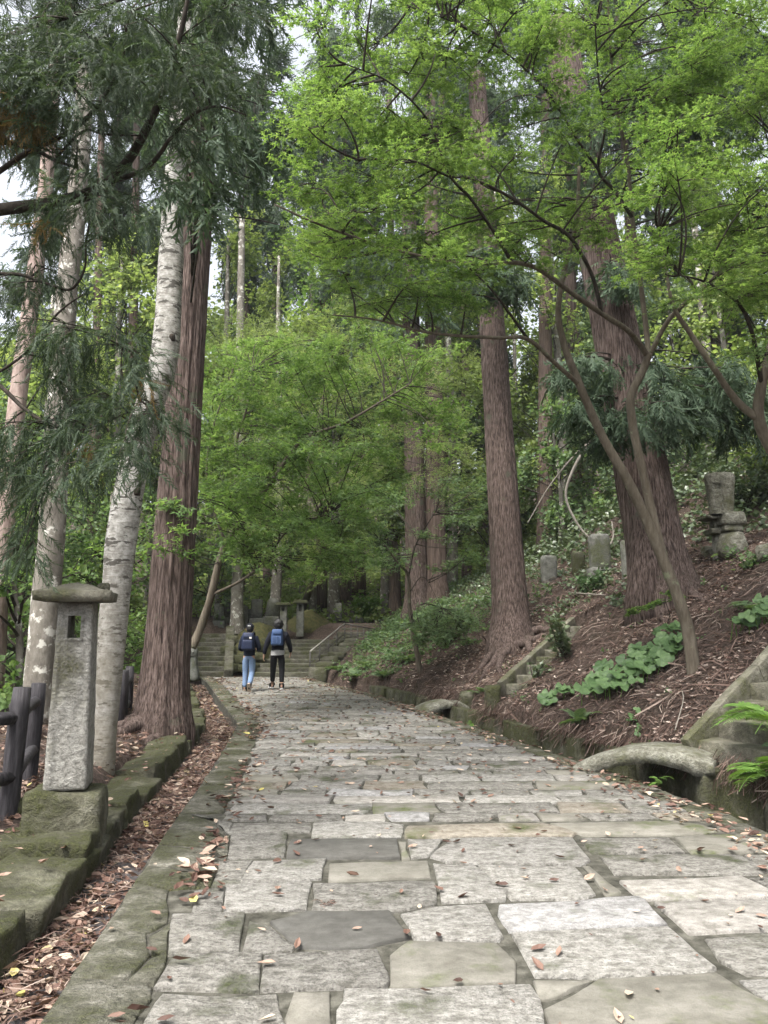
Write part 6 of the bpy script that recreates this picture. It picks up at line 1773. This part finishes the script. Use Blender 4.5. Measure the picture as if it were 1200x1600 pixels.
# litter slope on the right
FL = G()
n = 46000; y = 5 + 19 * RNG.random(n) ** 1.1; e = .15 + 7.5 * RNG.random(n); x = xR(y) + (e + ditch_w(y)) / np.interp(y, [9, 16], [.95, .84])
k = RNG.random(n) < (.12 + .88 * patchy(x, y, 1.1, 33)) * np.interp(e, [0, 6, 8], [1, 1, .4]); x, y = x[k], y[k]
z = land(x, y); ok = z > -.2
drop_leaves(x[ok], y[ok], z[ok] + RNG.uniform(0, .03, ok.sum()), 0, .066, .5, land_normal(x[ok], y[ok]))
whole('fallen_leaves', FL, M['fallen_leaf_pale'], kind='stuff')
ST = G()
def strands(x, y, size):
    k = len(x); z = land(x, y); N = land_normal(x, y); th = RNG.uniform(0, 2 * PI, k)
    d = np.stack([np.cos(th), np.sin(th), -N[:, 0] * np.cos(th) - N[:, 1] * np.sin(th)], -1) + RNG.normal(0, .18, (k, 3))
    ST.scatter(T_STR[0], T_STR[1], np.stack([x, y, z + .015 + RNG.uniform(0, .03, k)], -1), d, unit(N + RNG.normal(0, .35, (k, 3))), size * RNG.uniform(.5, 1.4, k))
n = 34000; y = 5 + 20 * RNG.random(n) ** 1.2; e = .12 + 6.5 * RNG.random(n) ** 1.1; x = xR(y) + (e + ditch_w(y)) / np.interp(y, [9, 16], [.95, .84])
z = land(x, y); k = z > -.1; strands(x[k], y[k], .20)
n = 6000; y = 3.5 + 14 * RNG.random(n); x = xL(y) - (.5 + 2.5 * RNG.random(n) + gut_w(y)) / .95; strands(x, y, .14)
n = 900; y = 5 + 17 * RNG.random(n); e = .3 + 6 * RNG.random(n); x = xR(y) + (e + ditch_w(y)) / np.interp(y, [9, 16], [.95, .84]); k = land(x, y) > -.1; strands(x[k], y[k], .5)
n = 2600; y = 3 + 12 * RNG.random(n); th = RNG.uniform(0, 2 * PI, n); x = xL(y) - .02 - RNG.random(n) * (gut_w(y) + .04)
ST.scatter(T_STR[0], T_STR[1], np.stack([x, y, np.full(n, -.11) + RNG.uniform(0, .05, n)], -1), np.stack([np.cos(th), np.sin(th), RNG.normal(0, .15, n)], -1), unit(np.array([0, 0, 1.0]) + RNG.normal(0, .3, (n, 3))), .12 * RNG.uniform(.5, 1.5, n))
# litter hanging over the ditch wall
n = 2600; y = 5.5 + 12 * RNG.random(n); e0 = ditch_w(y) / np.interp(y, [9, 16], [.95, .84])
k = RNG.random(n) < patchy(y * 0, y, .9, 51, -.4, .3); y = y[k]; e0 = e0[k]; n = len(y)
P = np.stack([xR(y) + e0 + RNG.uniform(-.03, .12, n), y, .16 + RNG.uniform(-.13, .05, n)], -1)
d = np.stack([-RNG.uniform(.1, .8, n), RNG.normal(0, .4, n), -RNG.uniform(.2, 1.2, n)], -1)
ST.scatter(T_STR[0], T_STR[1], P, d, unit(np.array([-1, 0, .5]) + RNG.normal(0, .4, (n, 3))), .26 * RNG.uniform(.6, 1.3, n))
whole('needle_litter', ST, M['litter_strand'], kind='stuff')

# ------------------------------------------------------------------ dead branches
def dead(label, pts, r0, r1, m='dead_wood'):
    P = polyline([np.asarray(p) for p in pts], 30)
    t = thing('dead_branch', label, 'branch', P[0])
    part('stick', G().tube(P, np.linspace(r0, r1, len(P)), 7, knobbly(1.4, .12)), M[m], t, True)
h1 = hit(968, 862); Dh = h1[1] - .6
dead('pale hooked dead branch hanging in front of the hillside markers', [pd(920, 690, Dh), pd(895, 735, Dh), pd(884, 775, Dh), pd(900, 815, Dh - .1), pd(922, 842, Dh - .2), pd(945, 856, Dh - .2), pd(958, 840, Dh - .1), pd(956, 815, Dh)], .05, .016)
dead('straight pale dead branch slanting down left of the hooked one', [pd(922, 688, Dh), pd(890, 720, Dh + .2), pd(855, 765, Dh + .5), pd(824, 818, Dh + .6)], .035, .014)
h2 = hit(1000, 1120)
dead('thin pale twig lying on the litter slope above the arched bridge', [hit(1055, 1145) + [0, 0, .03], hit(1068, 1110) + [0, 0, .1], hit(1066, 1085) + [0, 0, .06]], .007, .004)
dead('grey stick lying across the slope near the yellow-green shrub', [hit(888, 930) + [0, 0, .06], hit(945, 936) + [0, 0, .08]], .02, .012)
tw = gp(508, 1412, .02)
t = thing('fallen_twig', 'small reddish cedar twig lying on the near paving', 'twig', tw)
L = G(); k = 14
L.scatter(*T_SP[1], np.repeat(tw[None], 3, 0) + RNG.normal(0, .015, (3, 3)) * [1, 1, .2], np.array([(.2, .9, .1), (-.4, .8, .15), (.6, .6, .1)]), np.repeat([[0, 0, 1.0]], 3, 0), .16)
part('spray', L, M['litter_strand'], t)

# ------------------------------------------------------------------ damp air between the trees
hz = G().box((0, 68, 26), (236, 170, 64))
def b_haze(m):
    m.use_nodes = True; nt = m.node_tree; nt.nodes.clear()
    out = nt.nodes.new('ShaderNodeOutputMaterial'); v = nt.nodes.new('ShaderNodeVolumePrincipled')
    v.inputs['Color'].default_value = (.86, .92, .95, 1); v.inputs['Density'].default_value = .0005; v.inputs['Anisotropy'].default_value = .2
    nt.links.new(v.outputs[0], out.inputs['Volume'])
M['haze'] = bpy.data.materials.new('haze'); b_haze(M['haze'])
whole('haze', hz, M['haze'], kind='stuff')
